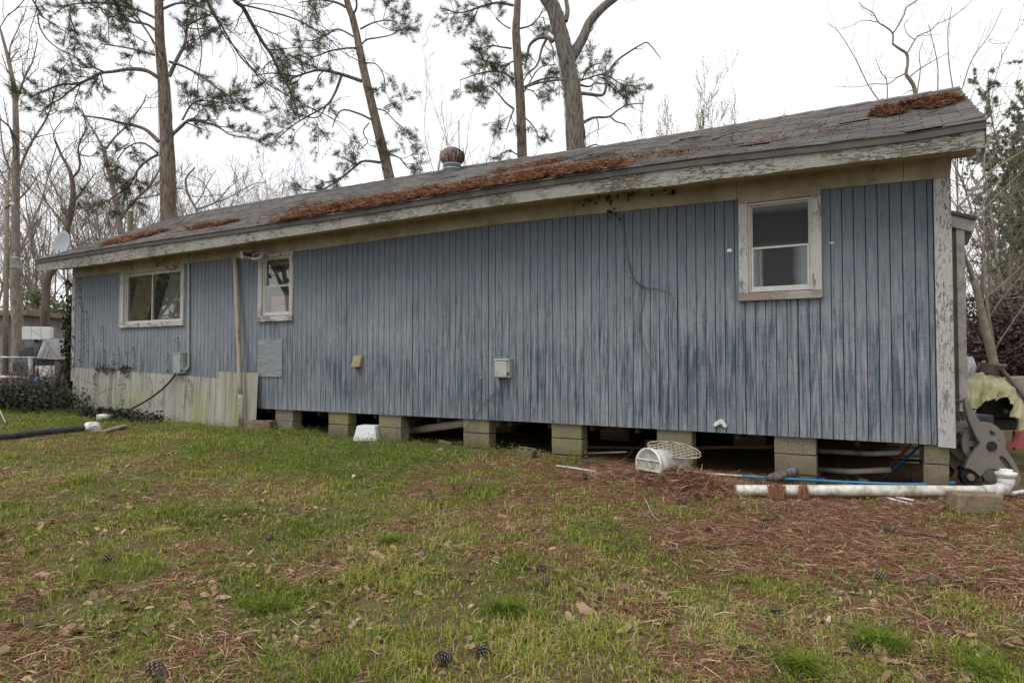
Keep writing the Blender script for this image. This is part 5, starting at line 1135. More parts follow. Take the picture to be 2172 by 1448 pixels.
tree('pine_tree', 'leaning pine with reddish trunk rising behind the roof left of the turbine vent', 'tree', [(826, 378), (811, 311), (792, 233), (777, 171), (764, 109), (749, 40), (735, 0), (712, -120), (700, -300)], [23, 20, 18, 17, 15, 14, 13, 12, 6], 20, [
    (c7([(860, 555), (760, 520), (650, 490), (560, 480), (480, 500), (400, 520), (250, 500), (110, 520)]), 8, 2), (c7([(720, 520), (700, 580), (670, 650), (620, 720), (500, 790), (400, 850), (280, 950)]), 6, 2), (c7([(620, 720), (560, 800), (440, 790), (350, 760)]), 3, 2),
    (c7([(930, 820), (850, 780), (740, 750), (690, 790), (660, 870)]), 5, 2, .4, False), (c7([(990, 1110), (870, 1100), (800, 1150), (740, 1200), (640, 1270), (560, 1300), (420, 1290)]), 6, 2), (c7([(750, 50), (690, 20), (570, 0), (430, 20)]), 6, 2),
    (c7([(860, 300), (900, 270), (960, 260), (1060, 240), (1120, 200)]), 4, 2), (c7([(850, 200), (930, 160), (1020, 140), (1100, 150)]), 4, 2), (c7([(890, 430), (960, 440), (1010, 520), (1020, 620)]), 3, 2), (c7([(950, 740), (1020, 760), (1080, 820), (1150, 880)]), 3, 2), (c7([(1040, 1050), (1120, 1080), (1180, 1150), (1280, 1160)]), 4, 2), (c7([(800, 100), (825, 50), (820, -40)]), 5, 3),
    (c7([(820, 260), (700, 200), (620, 240), (520, 280)]), 4, 2), (c7([(850, 330), (760, 330), (640, 350), (520, 390), (440, 340)]), 5, 2), (c7([(910, 840), (870, 900), (900, 970), (860, 1010)]), 3, 2)], M['pinebark'], PINE, M['needles'], NL, creep=9)
tree('pine_tree', 'straight slim pine behind the roof left of the forked oak', 'tree', [(1108, 338), (1103.6, 213), (1097.5, 121), (1094.5, 61), (1098, 0), (1100, -200)], [21, 20, 18, 17, 14, 8], 25, [
    (c8([(625, 40), (520, 20), (420, 40), (330, 70), (240, 90), (120, 60)]), 6, 2), (c8([(700, 610), (780, 570), (860, 545), (940, 545)]), 6, 3), (c8([(620, 560), (560, 510), (470, 500), (380, 515), (250, 560)]), 6, 2), (c8([(690, 450), (620, 430), (560, 460), (480, 440), (360, 400)]), 4, 2), (c8([(610, 340), (540, 330), (460, 320), (380, 350)]), 4, 2),
    (c8([(625, 760), (570, 720), (520, 660), (450, 600), (400, 640)]), 5, 2), (c8([(625, 760), (600, 830), (570, 920)]), 4, 2), (c8([(670, 200), (740, 180), (800, 120), (830, 60)]), 4, 2), (c8([(700, 620), (760, 640), (800, 700)]), 3, 2), (c8([(700, 640), (800, 480), (920, 450)]), 3, 2),
    (c8([(700, 610), (820, 575), (940, 560), (1100, 560), (1250, 520), (1380, 590), (1480, 600)]), 5, 2), (c8([(1100, 560), (1150, 470), (1240, 440)]), 3, 2), (c8([(1240, 540), (1320, 620), (1400, 680)]), 3, 2), (c8([(600, 200), (560, 180), (500, 130)]), 3, 2), (c8([(650, 1080), (590, 1050), (550, 1070)]), 3, 2), (c8([(700, 820), (760, 880), (800, 960)]), 3, 2)], M['pinebark'], PINE, M['needles'], (5, 9, .19, .013), creep=5)
OAK = [dict(n=1.6, L=1.1, wig=.28, trop=.03, r=.02, rmin=.006, seg=6), dict(n=3, L=.5, wig=.3, trop=.04, r=.008, rmin=.0045, seg=5)]
tree('oak_tree', 'thick bare oak with a forked trunk behind the middle of the roof', 'tree', [(1221, 322), (1216, 213), (1204, 137), (1186, 61), (1173, 15), (1158, -6), (1130, -60), (1100, -150)], [40, 37, 35, 32, 31, 29, 24, 15], 21, [
    (c8([(1010, 430), (1060, 350), (1110, 260), (1160, 150), (1250, 50), (1340, -20), (1450, -120)]), 24, 14, .6), (c8([(985, 150), (1000, 80), (990, 0), (980, -100)]), 11, 8, .2, False),
    (c8([(1050, 650), (1130, 655), (1200, 665), (1250, 660), (1270, 600), (1280, 520), (1340, 430), (1420, 370), (1510, 315), (1560, 300), (1620, 370), (1650, 410)]), 8, 1.5), (c8([(1070, 590), (1150, 605), (1200, 580), (1260, 590)]), 5, 2),
    (c8([(1105, 860), (1160, 830), (1200, 820), (1290, 815), (1350, 770), (1430, 730), (1530, 725)]), 7, 2), (c8([(1300, 815), (1340, 850), (1400, 870), (1450, 940)]), 4, 1.5), (c8([(1200, 820), (1215, 870), (1210, 940)]), 3, 1.5), (c8([(1110, 1000), (1120, 930), (1110, 870)]), 4, 3),
    (c8([(900, 290), (860, 265), (800, 265), (740, 310), (720, 380), (700, 480)]), 10, 4), (c8([(850, 280), (820, 340), (790, 450), (720, 520), (690, 570)]), 6, 2), (c8([(870, 280), (900, 350), (900, 420)]), 4, 2), (c8([(1120, 1040), (1160, 1020), (1200, 1010), (1230, 1030)]), 4, 2), (c8([(900, 240), (850, 190), (830, 120)]), 4, 2)], M['oakbark'], OAK, sides=14, creep=10)
BARE = [dict(n=2.6, L=1.5, wig=.24, trop=.10, r=.03, rmin=.007, seg=6, up=.3), dict(n=3.4, L=.7, wig=.25, trop=.10, r=.010, rmin=.005, seg=5, up=.3), dict(n=3.2, L=.35, wig=.22, trop=.08, r=.005, rmin=.0035, seg=4)]
BSM = [dict(n=2.0, L=1.3, wig=.22, trop=.10, r=.02, rmin=.006, seg=6, up=.5, ang=(.3, .9)), dict(n=3.2, L=.6, wig=.2, trop=.10, r=.008, rmin=.004, seg=5, up=.3, ang=(.3, .8))]
tree('bare_tree', 'slender zigzag bare tree above the right end of the roof', 'tree', r4([(1115, 960), (1100, 850), (1060, 780), (1020, 725), (1035, 640), (1030, 530), (960, 480), (890, 430)]), [9, 8, 8, 7, 6, 6, 5, 4], 13, [
    (r4([(890, 430), (890, 330), (830, 270), (750, 220), (700, 130), (600, 70), (560, 20)]), 4, 1.3), (r4([(890, 330), (940, 260), (1000, 150), (1030, 70), (1130, 0), (1200, -80)]), 3.5, 1.5), (r4([(1035, 520), (1110, 390), (1150, 345), (1260, 300), (1320, 240), (1450, 180), (1560, 100), (1670, 0)]), 3, 1.2), (r4([(1110, 390), (1040, 340), (1005, 250), (1040, 190)]), 2, 1),
    (r4([(1060, 750), (1160, 670), (1300, 590), (1430, 520)]), 3, 1), (r4([(1010, 720), (930, 760), (850, 820), (700, 820), (550, 850), (330, 850)]), 3, 1), (r4([(1100, 880), (1050, 890), (990, 930)]), 3, 1), (r4([(750, 220), (600, 200), (480, 260), (380, 280)]), 2, .8)], M['greybark'], [dict(n=2.4, L=.75, wig=.18, trop=.08, r=.007, rmin=.003, seg=5, up=.3), dict(n=3, L=.35, wig=.2, trop=.06, r=.004, rmin=.0025, seg=4)])
for k, (pth, lab) in enumerate((([(750, 975), (650, 830), (560, 640), (490, 510), (360, 310), (260, 230)], 'thin sapling leaning left above the right part of the roof'), ([(1560, 900), (1640, 640), (1720, 500), (1850, 320), (1960, 80)], 'thin sapling arching right at the right end of the roof'), ([(1480, 880), (1440, 600), (1430, 300), (1470, 60)], 'upright thin sapling just left of the right roof end'), ([(1330, 880), (1330, 640), (1280, 400), (1240, 240)], 'thin sapling in the middle of those above the right roof end'), ([(840, 980), (830, 780), (770, 700), (720, 560)], 'short sapling left of the zigzag tree'), ([(1130, 900), (1160, 680), (1150, 520), (1200, 380)], 'thin sapling just right of the zigzag tree'))):
    tree('sapling', lab, 'sapling', r4(pth), np.linspace(2.6, 1.2, len(pth)), 14+k*.5, [(r4(pth), 1.2, .8, 0)], M['greybark'], [dict(n=4, L=.9, wig=.12, trop=.12, r=.006, rmin=.003, seg=5, up=.6, ang=(.3, .7)), dict(n=3, L=.4, wig=.15, trop=.1, r=.004, rmin=.0025, seg=4)], group='saplings behind the right end of the house', sides=5)
# trees at the left
tree('bare_tree', 'tall bare tree nearest the left edge behind the utility pole', 'tree', [(36, 667), (33, 600), (33, 535), (33, 468), (34, 380), (33, 224), (24, 155), (10, 97), (0, 60)], [22, 20, 18, 16, 14, 11, 8, 6, 4], 24, [
    (c6([(100, 1100), (180, 900), (290, 720), (340, 560), (380, 430)]), 6, 2), (c6([(90, 1100), (40, 1000), (10, 860), (0, 700)]), 5, 2), (c6([(95, 650), (150, 480), (200, 380), (230, 250)]), 5, 2), (c6([(95, 900), (50, 760), (20, 600)]), 3, 1.5), (c6([(80, 500), (40, 420), (10, 330)]), 3, 1.5), (c6([(100, 1240), (160, 1180), (200, 1130), (250, 1050)]), 4, 1.5), (c6([(70, 450), (60, 300), (110, 180), (160, 60)]), 4, 1.5)], M['greybark'], BARE)
tree('bare_tree', 'crooked bare tree directly behind the satellite dish', 'tree', [(95, 698), (97, 634), (101, 590), (120, 560), (141, 490), (152, 446), (155, 400), (148, 362), (131, 331), (118, 300)], [19, 17, 15, 13, 12, 12, 10, 7, 5, 4], 23, [
    (c6([(440, 1100), (490, 1030), (480, 920), (500, 850), (530, 780), (510, 700)]), 5, 2), (c6([(350, 900), (330, 820), (400, 720)]), 3, 1.5), (c6([(400, 1380), (330, 1300), (250, 1180), (200, 1020)]), 4, 1.5), (c6([(480, 950), (560, 960), (600, 930)]), 3, 1.5), (c6([(440, 1260), (520, 1150), (590, 1060)]), 4, 1.5)], M['brownbark'], BARE)
tree('bare_tree', 'bare tree with two arms behind the roof left of the tall pine', 'tree', [(262, 540), (257, 497), (245, 424), (235, 380), (224, 338), (221, 310)], [12, 12, 11, 9, 8, 6], 24, [
    (c6([(640, 920), (590, 830), (540, 750), (500, 670)]), 5, 2), (c6([(640, 930), (700, 850), (760, 790), (870, 650), (900, 580)]), 5, 2), (c6([(740, 1340), (830, 1230), (930, 1130), (1000, 1000)]), 8, 3), (c6([(690, 1150), (640, 1060), (650, 980)]), 4, 2), (c6([(700, 940), (760, 900), (800, 880)]), 3, 1.5), (c6([(850, 1220), (960, 1200), (1060, 1160), (1130, 1160)]), 4, 2)], M['greybark'], BARE)
tree('bare_tree', 'small bare tree behind the roof just right of the tall pine', 'tree', [(425, 470), (419, 449), (400, 414), (394, 380), (414, 355)], [6, 5, 5, 4, 3], 24, [(c6([(1190, 1270), (1240, 1200), (1280, 1120), (1330, 1040)]), 3, 1.2), (c6([(1200, 1290), (1330, 1240), (1400, 1160), (1500, 1080)]), 4, 1.2), (c6([(1330, 1260), (1290, 1180), (1220, 1100), (1100, 1060)]), 3, 1.2), (c6([(1350, 1240), (1450, 1190), (1560, 1130), (1640, 1120)]), 3, 1)], M['greybark'], BARE)
def wild(name, lab, px, Z, H, W_, spec, mat, cat='tree', group=None, n=5, gm=None, leafm=None, leaf=None, py=None, lean=0.0, r=None):
    """bare tree grown from the ground at a place; H metres tall"""
    b0 = P(px, 765, Z); b0.z = 0.1; pa = rpath(b0, (lean, 0, 1), H*.8, 9, .07, .05); r0 = r or H*.012
    root = empty(name, tuple(b0), lab, cat, group); L = Matrix.Translation(-root.location); T = Tubes(); T.tube(pa, np.linspace(r0, r0*.35, 9), 7); me = T.mesh('trunk'); me.transform(L); obj('trunk', me, mat, root)
    T = Tubes(); tips = []
    for k in range(n):
        i_ = 2+int(6*random.random()); a = random.random()*6.283; d = np.array([math.cos(a)*W_, math.sin(a)*W_, 1.0]); q = rpath(pa[i_], d, H*random.uniform(.3, .5), 8, .13, .07); rr = r0*(1-.07*i_)*.55; T.tube(q, np.linspace(rr, rr*.25, 8), 5); kids(T, q, rr, rr*.25, 0, spec, tips)
    me = T.mesh('branches'); me.transform(L); obj('branches', me, mat, root)
    if leafm: me = foliage(tips, *leaf, 'leaves'); me.transform(L); obj('leaves', me, leafm, root)
    return root
lw = dict(spec=BARE, mat=M['greybark'])
for k, (px, Z, H, lab) in enumerate(((-30, 30, 15, 'bare tree at the very left edge, highest of the far ones'), (70, 34, 13, 'far bare tree between the utility pole and the satellite dish'), (110, 38, 14, 'thin twiggy bare tree just left of the dish'), (185, 36, 12.5, 'low twiggy tree above the left end of the roof'), (225, 40, 13, 'bushy bare tree left of the wooden post'), (310, 36, 12, 'far twiggy tree between the wooden post and the tall pine'),
                                         (460, 40, 13, 'far bare tree low on the skyline right of the tall pine'), (540, 42, 13, 'last far bare tree before the leaning pine'), (40, 44, 15, 'pale far bare tree showing beyond the tall tree at the left edge'), (145, 46, 15, 'pale far bare tree beyond the satellite dish'), (265, 46, 15, 'pale far bare tree directly behind the wooden post'), (395, 46, 14.5, 'pale far bare tree just right of the tall pine trunk'), (500, 46, 13.5, 'pale far bare tree between the two small bare trees'))):
    wild('bare_tree', lab, px, Z, H, .8, group='far bare trees behind the left of the house', n=9, r=.075, **lw)
for k, (px, Z, H, lab) in enumerate(((925, 24, 11, 'slender bare tree directly behind the turbine vent'), (985, 26, 13.5, 'forked slim bare tree right of the turbine vent'), (1015, 25, 12.5, 'slim bare tree left of the straight pine'), (1290, 30, 13.5, 'faint bare tree between the oak and the yellowish trees'))):
    wild('bare_tree', lab, px, Z, H, .35, BSM, M['greybark'], group='slim bare trees behind the middle of the roof', n=7, r=.05)
for k, (px, Z, H, lab) in enumerate(((1370, 34, 13.2, 'leftmost of the yellowish budding trees on the skyline'), (1415, 36, 15.2, 'tallest yellowish budding tree on the skyline'), (1455, 37, 15, 'yellowish budding tree right of the tallest one'), (1495, 36, 13.6, 'rightmost yellowish budding tree on the skyline'))):
    wild('budding_tree', lab, px, Z, H, .35, [dict(n=3.4, L=1.5, wig=.12, trop=.16, r=.02, rmin=.008, seg=6, up=.8, ang=(.2, .6)), dict(n=4, L=.8, wig=.12, trop=.14, r=.01, rmin=.006, seg=4, up=.5, ang=(.2, .6))], M['greybark'], group='yellowish budding trees', n=12, leafm=M['palebuds'], leaf=(4, 2, .06, .04), r=.05)
# right side: evergreen and brush
for k, (px, Z, H, lab) in enumerate(((2180, 26, 11, 'dull green pine behind the brush, left of the picture edge'), (2330, 24, 13, 'tall loose evergreen at the right edge'), (2095, 32, 10, 'low evergreen showing between the house corner and the brush'), (2240, 34, 14, 'hazy evergreen behind the others at the right'))):
    wild('evergreen_tree', lab, px, Z, H, .42, [dict(n=2.6, L=1.5, wig=.2, trop=.02, r=.03, rmin=.01, seg=5), dict(n=3.6, L=.6, wig=.22, trop=.02, r=.01, rmin=.006, seg=4)], M['greybark'], n=13, leafm=M['farneedles'], leaf=(7, 15, .15, .024), group='evergreens behind the right side', r=.13)
for k, (px, Z, H, lab) in enumerate(((2070, 13, 5.2, 'tangled bare shrub just right of the lean-to'), (2120, 12, 6.2, 'tangled twiggy shrub in front of the evergreens'), (2170, 13, 7.5, 'tall tangled shrub at the right edge'), (2030, 17, 5.6, 'bare twiggy tree rising behind the lean-to roof'))):
    wild('bare_shrub', lab, px, Z, H, .8, [dict(n=3, L=1.0, wig=.25, trop=.02, r=.012, rmin=.005, seg=6), dict(n=4, L=.5, wig=.28, trop=0, r=.006, rmin=.0035, seg=5)], M['greybark'], 'shrub', n=9, group='tangled shrubs at the right', leafm=M['buds'], leaf=(1, 1, .035, .025), r=.035)
tree('bare_tree', 'leaning brown trunk in the brush behind the yellow tarp', 'tree', [(2112, 800), (2104, 752), (2090, 700), (2080, 650), (2066, 600), (2055, 560)], [20, 18, 16, 14, 12, 9], 11, [([(2066, 600), (2040, 520), (2030, 440)], 8, 3), ([(2030, 440), (2070, 400), (2085, 375), (2130, 345), (2172, 320)], 6, 3), ([(2085, 375), (2095, 300), (2130, 250)], 3, 1.5), ([(2045, 500), (2100, 430), (2172, 360)], 3, 1.5), ([(2080, 640), (2130, 600), (2172, 560)], 4, 2)], M['oldwood'], [dict(n=3, L=.8, wig=.22, trop=.03, r=.01, rmin=.004, seg=5), dict(n=3, L=.4, wig=.25, trop=0, r=.005, rmin=.003, seg=4)])
def woodland(name, lab, px0, px1, z0, z1, h0, h1, n, sd_):
    """far bare wood that reads as one mass of fine twigs"""
    T = Tubes(); sp_ = [dict(n=2.3, L=1.9, wig=.2, trop=.10, r=.02, rmin=.009, seg=5, up=.5, ang=(.3, .9)), dict(n=2.6, L=.9, wig=.22, trop=.08, r=.009, rmin=.007, seg=4, up=.3, ang=(.3, .9))]
    for _ in range(n):
        Z = random.uniform(z0, z1); b0 = P(random.uniform(px0, px1), 765, Z); b0.z = .1; H = random.uniform(h0, h1)*Z/z1; pa = rpath(b0, (random.uniform(-.1, .1), 0, 1), H*.85, 8, .08, .04); T.tube(pa, np.linspace(.085, .03, 8), 4)
        for k in range(7):
            i_ = random.randint(2, 7); a = random.random()*6.283; q = rpath(pa[i_], (math.cos(a)*.8, math.sin(a)*.8, 1.0), H*random.uniform(.2, .36), 6, .15, .07); T.tube(q, np.linspace(.03, .012, 6), 3); kids(T, q, .02, .01, 0, sp_, [])
    obj(name, T.mesh(name), M['farbark'], label=lab, cat='woodland', kind='stuff')
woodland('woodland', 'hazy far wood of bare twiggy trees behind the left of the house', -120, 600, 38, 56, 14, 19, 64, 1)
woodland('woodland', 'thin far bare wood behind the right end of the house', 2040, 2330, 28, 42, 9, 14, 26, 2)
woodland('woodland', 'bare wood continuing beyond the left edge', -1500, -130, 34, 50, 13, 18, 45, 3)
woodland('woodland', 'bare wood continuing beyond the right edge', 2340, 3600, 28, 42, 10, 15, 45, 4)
def thicket(name, lab, cat, cen, size_, n, L, w, mat, twn=0, twm=None, flat=.5, kind='stuff', twl=1.0, tw=.006, shell=None):
    """tangle of leaves and stems filling a lumpy volume"""
    C = RN.normal(0, .5, (n, 3)); C = np.clip(C, -1.1, 1.1); C[:, 2] = np.abs(C[:, 2]) if shell == 'up' else C[:, 2]
    C = C*np.array(size_)+np.array(cen); C[:, 2] += .25*size_[2]*(fbm(C[:, 0]*2, C[:, 1]*2, 1.2, 77)-.5)
    d = RN.normal(0, 1, (n, 3)); d /= np.linalg.norm(d, axis=1, keepdims=True); s = np.cross(d, RN.normal(0, 1, (n, 3))); s /= np.linalg.norm(s, axis=1, keepdims=True); LL = L*RN.uniform(.5, 1.3, (n, 1))
    V = np.stack([C-s*w*.3, C+s*w*.3, C+d*LL*.5+s*w*flat, C+d*LL, C+d*LL*.5-s*w*flat], 1).reshape(-1, 3)
    root = obj(name, arr_mesh(name, V, np.arange(n*5).reshape(-1, 5), np.repeat(RN.random(n), 5)), mat, label=lab, cat=cat, kind=kind)
    if twn:
        T = Tubes()
        for _ in range(twn):
            p0 = np.array(cen)+RN.normal(0, .55, 3)*np.array(size_); T.tube(rpath(p0, RN.normal(0, 1, 3)+np.array([0, 0, .5]), twl*random.uniform(.4, 1.2), 7, .3, -.02), np.linspace(tw, tw*.5, 7), 3)
        obj('stems', T.mesh('stems'), twm, root)
    return root
cb = P(2110, 690, 12.5)
thicket('brush', 'dense dark purple-brown thicket of vines behind the junk at the right', 'brush', (cb.x+.5, cb.y+.6, 1.25), (1.9, .9, 1.05), 38000, .06, .04, M['brush'], 420, M['greybark'], twl=1.0, tw=.007)
for px, py, lab, mt_ in ((2065, 652, 'faded pink bucket hanging in the brush', 'rust'), ):
    pass
thicket('brush', 'dark brush continuing beyond the right edge', 'brush', (cb.x+5.5, cb.y+1.5, 1.25), (3.5, 1.2, 1.0), 16000, .09, .06, M['brush'], 160, M['greybark'], twl=1.0, tw=.008)
# -- left: ivy, vines, fence
ic = W(140, 720, .1)
thicket('ivy', 'dark ivy climbing the left corner of the house', 'ivy', (XL-.12, .05, 1.45), (.16, .14, 1.15), 1500, .075, .06, M['ivy'], 40, M['brownbark'], twl=1.0, tw=.006)
gi = G(60, 880)
thicket('ivy', 'low dark ivy bank along the skirting and under the fence', 'ivy', (XL-1.4, -.45, .40), (2.0, .45, .20), 9500, .06, .045, M['ivy'], 260, M['brownbark'], twl=.6, tw=.006)
thicket('ivy', 'strip of dark ivy at the foot of the corrugated skirting', 'ivy', (XL+1.7, -.40, .18), (1.6, .22, .10), 2600, .05, .045, M['ivy'], 60, M['brownbark'], twl=.5, tw=.004)
fc = P(75, 810, 14.5)
thicket('vines', 'tangle of bare vines and ivy leaves hanging on the wire fence', 'vines', (fc.x+.15, fc.y, .42), (1.1, .18, .34), 1500, .06, .05, M['ivy'], 260, M['brownbark'], twl=.8, tw=.008)
# wall vines: stems with leaves climbing on siding
def vine(pts, lab, r=.004, leaves_=0, y=-.012, side=.05, L=.035, stem='brownbark', lm='ivy'):
    q = [W(a, b_, y) for a, b_ in pts]; n = len(pts)*5; pa = spline(q, n); T = Tubes(); T.tube(pa, np.full(n, r), 4); root = obj('vine', T.mesh('vine'), M[stem], label=lab, cat='vine')
    if leaves_:
        i_ = RN.integers(0, n, leaves_); C = pa[i_]+np.stack([RN.normal(0, side, leaves_), RN.uniform(-.035, -.005, leaves_), RN.normal(0, side, leaves_)], 1); d = np.stack([RN.normal(0, .5, leaves_), RN.normal(-.2, .2, leaves_), RN.normal(-.7, .4, leaves_)], 1); d /= np.linalg.norm(d, axis=1, keepdims=True)
        s = np.cross(d, np.array([0, 1., .2])); s /= np.linalg.norm(s, axis=1, keepdims=True); LL = L*RN.uniform(.6, 1.4, (leaves_, 1)); w_ = LL*.38
        V = np.stack([C, C+d*LL*.4+s*w_, C+d*LL, C+d*LL*.4-s*w_], 1).reshape(-1, 3); obj('leaves', arr_mesh('leaves', V, np.arange(leaves_*4).reshape(-1, 4), np.repeat(RN.random(leaves_), 4)), M[lm], root)
vine([(1310, 445), (1325, 480), (1330, 530), (1345, 590), (1367, 610), (1365, 645), (1357, 680), (1365, 730), (1380, 765), (1395, 800), (1402, 860), (1405, 905)], 'thin bare vine wandering down the blue siding left of the frosted window', .0035, 14, side=.02, L=.02)
vine([(1328, 540), (1350, 600), (1400, 615), (1426, 628), (1424, 700), (1427, 740)], 'side shoot of bare vine branching right on the siding', .003, 8, side=.02, L=.02)
vine([(1245, 425), (1275, 415), (1310, 405), (1340, 412), (1375, 400), (1415, 398), (1432, 405)], 'leafy vine hanging across the cream frieze below the eave', .004, 40, -.045, .032, .045)
vine([(1290, 415), (1300, 440), (1305, 460)], 'short leafy shoot hanging below the frieze', .003, 16, -.03, .03, .05)
vine([(325, 545), (345, 560), (362, 575)], 'dry vine on the frieze above the wide left window', .003, 24, -.04, .05, .05, lm='brush'); vine([(385, 548), (375, 565), (368, 572)], 'dry tendril on the frieze by the conduit', .003, 12, -.04, .04, .04, lm='brush')
vine([(270, 545), (276, 560), (280, 575)], 'dry tendril with small leaves above the left corner of the wide window', .003, 14, -.04, .04, .04, lm='brush')
RUN = [(171, 775, 590, 'long ivy runner nearest the left corner board, reaching the frieze'), (176, 775, 640, 'ivy runner just right of the longest one at the left corner'), (186, 778, 660, 'third ivy runner from the left corner, reaching window height'), (198, 780, 715, 'low ivy runner midway between the left corner and the wide window'),
       (210, 780, 735, 'short ivy runner rising from the first leafy clump on the skirting'), (222, 783, 740, 'short ivy runner just right of the first leafy clump'), (240, 784, 745, 'short ivy runner between the two leafy clumps'), (252, 785, 735, 'ivy runner just left of the second leafy clump'),
       (268, 786, 740, 'ivy runner rising out of the second leafy clump'), (285, 788, 735, 'ivy runner under the left pane of the wide window'), (300, 789, 750, 'last small ivy runner under the wide window before the meter box'), (218, 783, 690, 'tall dotted ivy runner just left of the wide window sill'),
       (357, 792, 745, 'ivy runner touching the left side of the meter box'), (378, 745, 715, 'small dark ivy shoot above the top of the meter box')]
for a, h_, t_, lab in RUN:
    vine([(a, h_), (a+2, (h_+t_)/2), (a-1, t_)], lab, .0025, int((h_-t_)*.4), side=.012, L=.028)
for a, lab in ((200, 'ivy strand hanging on the skirting nearest the left corner'), (255, 'left of the two close ivy strands on the skirting below the wide window'), (262, 'right of the two close ivy strands on the skirting below the wide window'), (320, 'ivy strand on the skirting where the black cable nears the ground'),
               (345, 'ivy strand on the skirting left of the meter box'), (392, 'ivy strand on the skirting under the conduit'), (404, 'ivy strand on the green stained skirting right of the conduit')):
    vine([(a, 795+a*.02), (a+3, 830), (a-2, 862)], lab, .0025, 20, -.07, .015, .028)
vine([(205, 782), (215, 779), (232, 780), (245, 782)], 'small leafy ivy clump on the top edge of the skirting', .003, 60, -.05, .045, .06); vine([(258, 782), (268, 778), (276, 784)], 'second ivy clump on the skirting edge below the wide window', .003, 45, -.05, .04, .06)
for o in [o for o in bpy.data.objects if o.name.startswith('vine') and ('ivy runner' in o['label'] or 'ivy strand' in o['label'])]: o['group'] = 'ivy runners on the left wall'
# -- near tree: overhanging budding limbs
near = empty('overhanging_tree', tuple(P(-620, 765, 10)-Vector((0, 0, 1))), 'dark limbs with fine hanging budding twigs reaching in at the top left', 'tree')
T = Tubes(); tb0 = P(-620, 900, 10); T.tube(spline([tb0, P(-600, 300, 10), P(-560, -200, 10), P(-480, -600, 10)], 14), np.linspace(.3, .16, 14), 10)
me = T.mesh('trunk'); me.transform(Matrix.Translation(-near.location)); obj('trunk', me, M['darkbark'], near)
T = Tubes(); tips = []
NS = [dict(n=3.4, L=.95, wig=.16, trop=-.10, r=.011, rmin=.0035, seg=7, ang=(.4, 1.2)), dict(n=5.5, L=.42, wig=.2, trop=-.12, r=.005, rmin=.0022, seg=5)]
BR = [([(-560, -200), (-200, -420), (200, -260), (430, -90), (497, 0), (514, 14), (535, 52), (559, 93), (575, 115), (594, 155), (612, 186), (625, 218), (637, 258)], 22, 2.5), ([(516, 11), (562, 22), (624, 40), (662, 59), (699, 84), (733, 115), (780, 137)], 6, 1.5), ([(380, -120), (440, 0), (500, 106), (531, 143), (562, 174), (603, 199), (649, 224), (693, 245), (733, 267)], 7, 1.5),
      ([(200, -260), (276, 0), (293, 38), (318, 76), (335, 104), (342, 114)], 7, 2.5), ([(60, -300), (207, 7), (242, 35), (276, 69), (310, 90)], 6, 2), ([(400, -100), (414, 0), (418, 52), (428, 104), (420, 172), (419, 214)], 5, 1.5), ([(420, -90), (438, 0), (459, 41), (476, 76), (511, 114), (538, 148), (600, 197)], 6, 2),
      ([(-200, -400), (69, 0), (79, 28), (86, 62), (114, 97), (173, 128)], 6, 2), ([(-300, -380), (40, -60), (76, 17), (103, 45), (145, 72), (180, 104)], 5, 2), ([(-560, -100), (-200, 100), (0, 252), (24, 283), (41, 328)], 8, 2), ([(559, 93), (590, 108), (600, 130), (640, 115), (690, 110)], 3, 1.2), ([(500, 5), (560, -10), (640, -20), (700, 10)], 5, 2), ([(-300, -300), (-60, 60), (20, 30), (60, -10)], 4, 2), ([(514, 14), (545, 8), (610, 20), (690, 60)], 3, 1.5)]
for path, w0, w1 in BR:
    dz = random.uniform(-1, 1); m = len(path); pa = spline([P(a, b_, 10+dz*i_/(m-1)) for i_, (a, b_) in enumerate(path)], m*3); T.tube(pa, np.linspace(w0*.62*10/F/2, w1*10/F/2, m*3), 6)
    vis = pa[int(len(pa)*(.32 if path[0][0] < 400 and path[0][1] < -50 else 0)):]; kids(T, vis, w0*10/F/3, w1*10/F/2, 0, NS, tips)
me = T.mesh('branches'); me.transform(Matrix.Translation(-near.location)); obj('branches', me, M['darkbark'], near)
me = foliage(tips, 4, 1, .022, .016, 'buds', 1.0, .4); me.transform(Matrix.Translation(-near.location)); obj('buds', me, M['buds'], near)

for k, (x_, y_, H, lab) in enumerate(((-26, -16, 12, 'evergreen tree across the yard, left behind the viewer'), (-15, -24, 14, 'tall evergreen tree across the yard behind the viewer'), (-4, -27, 13, 'evergreen tree far behind the viewer'), (9, -24, 14, 'evergreen tree right behind the viewer'), (-30, -9, 9, 'evergreen tree beside the yard, reflected in the wide window'), (-36, -14, 11, 'taller evergreen beside the yard, beyond the reflected one'), (-25, -8.5, 6, 'small evergreen beside the yard left of the viewer'))):
    root = wild('evergreen_tree', lab, 1086, 30, H, .7, [dict(n=2.2, L=1.8, wig=.2, trop=.02, r=.03, rmin=.012, seg=4), dict(n=2.4, L=.8, wig=.22, trop=.02, r=.012, rmin=.008, seg=3)], M['greybark'], n=10, leafm=M['farneedles'], leaf=(3, 6, .4, .16), group='evergreens across the yard', r=.2)
    root.location = (x_, y_, -.3)
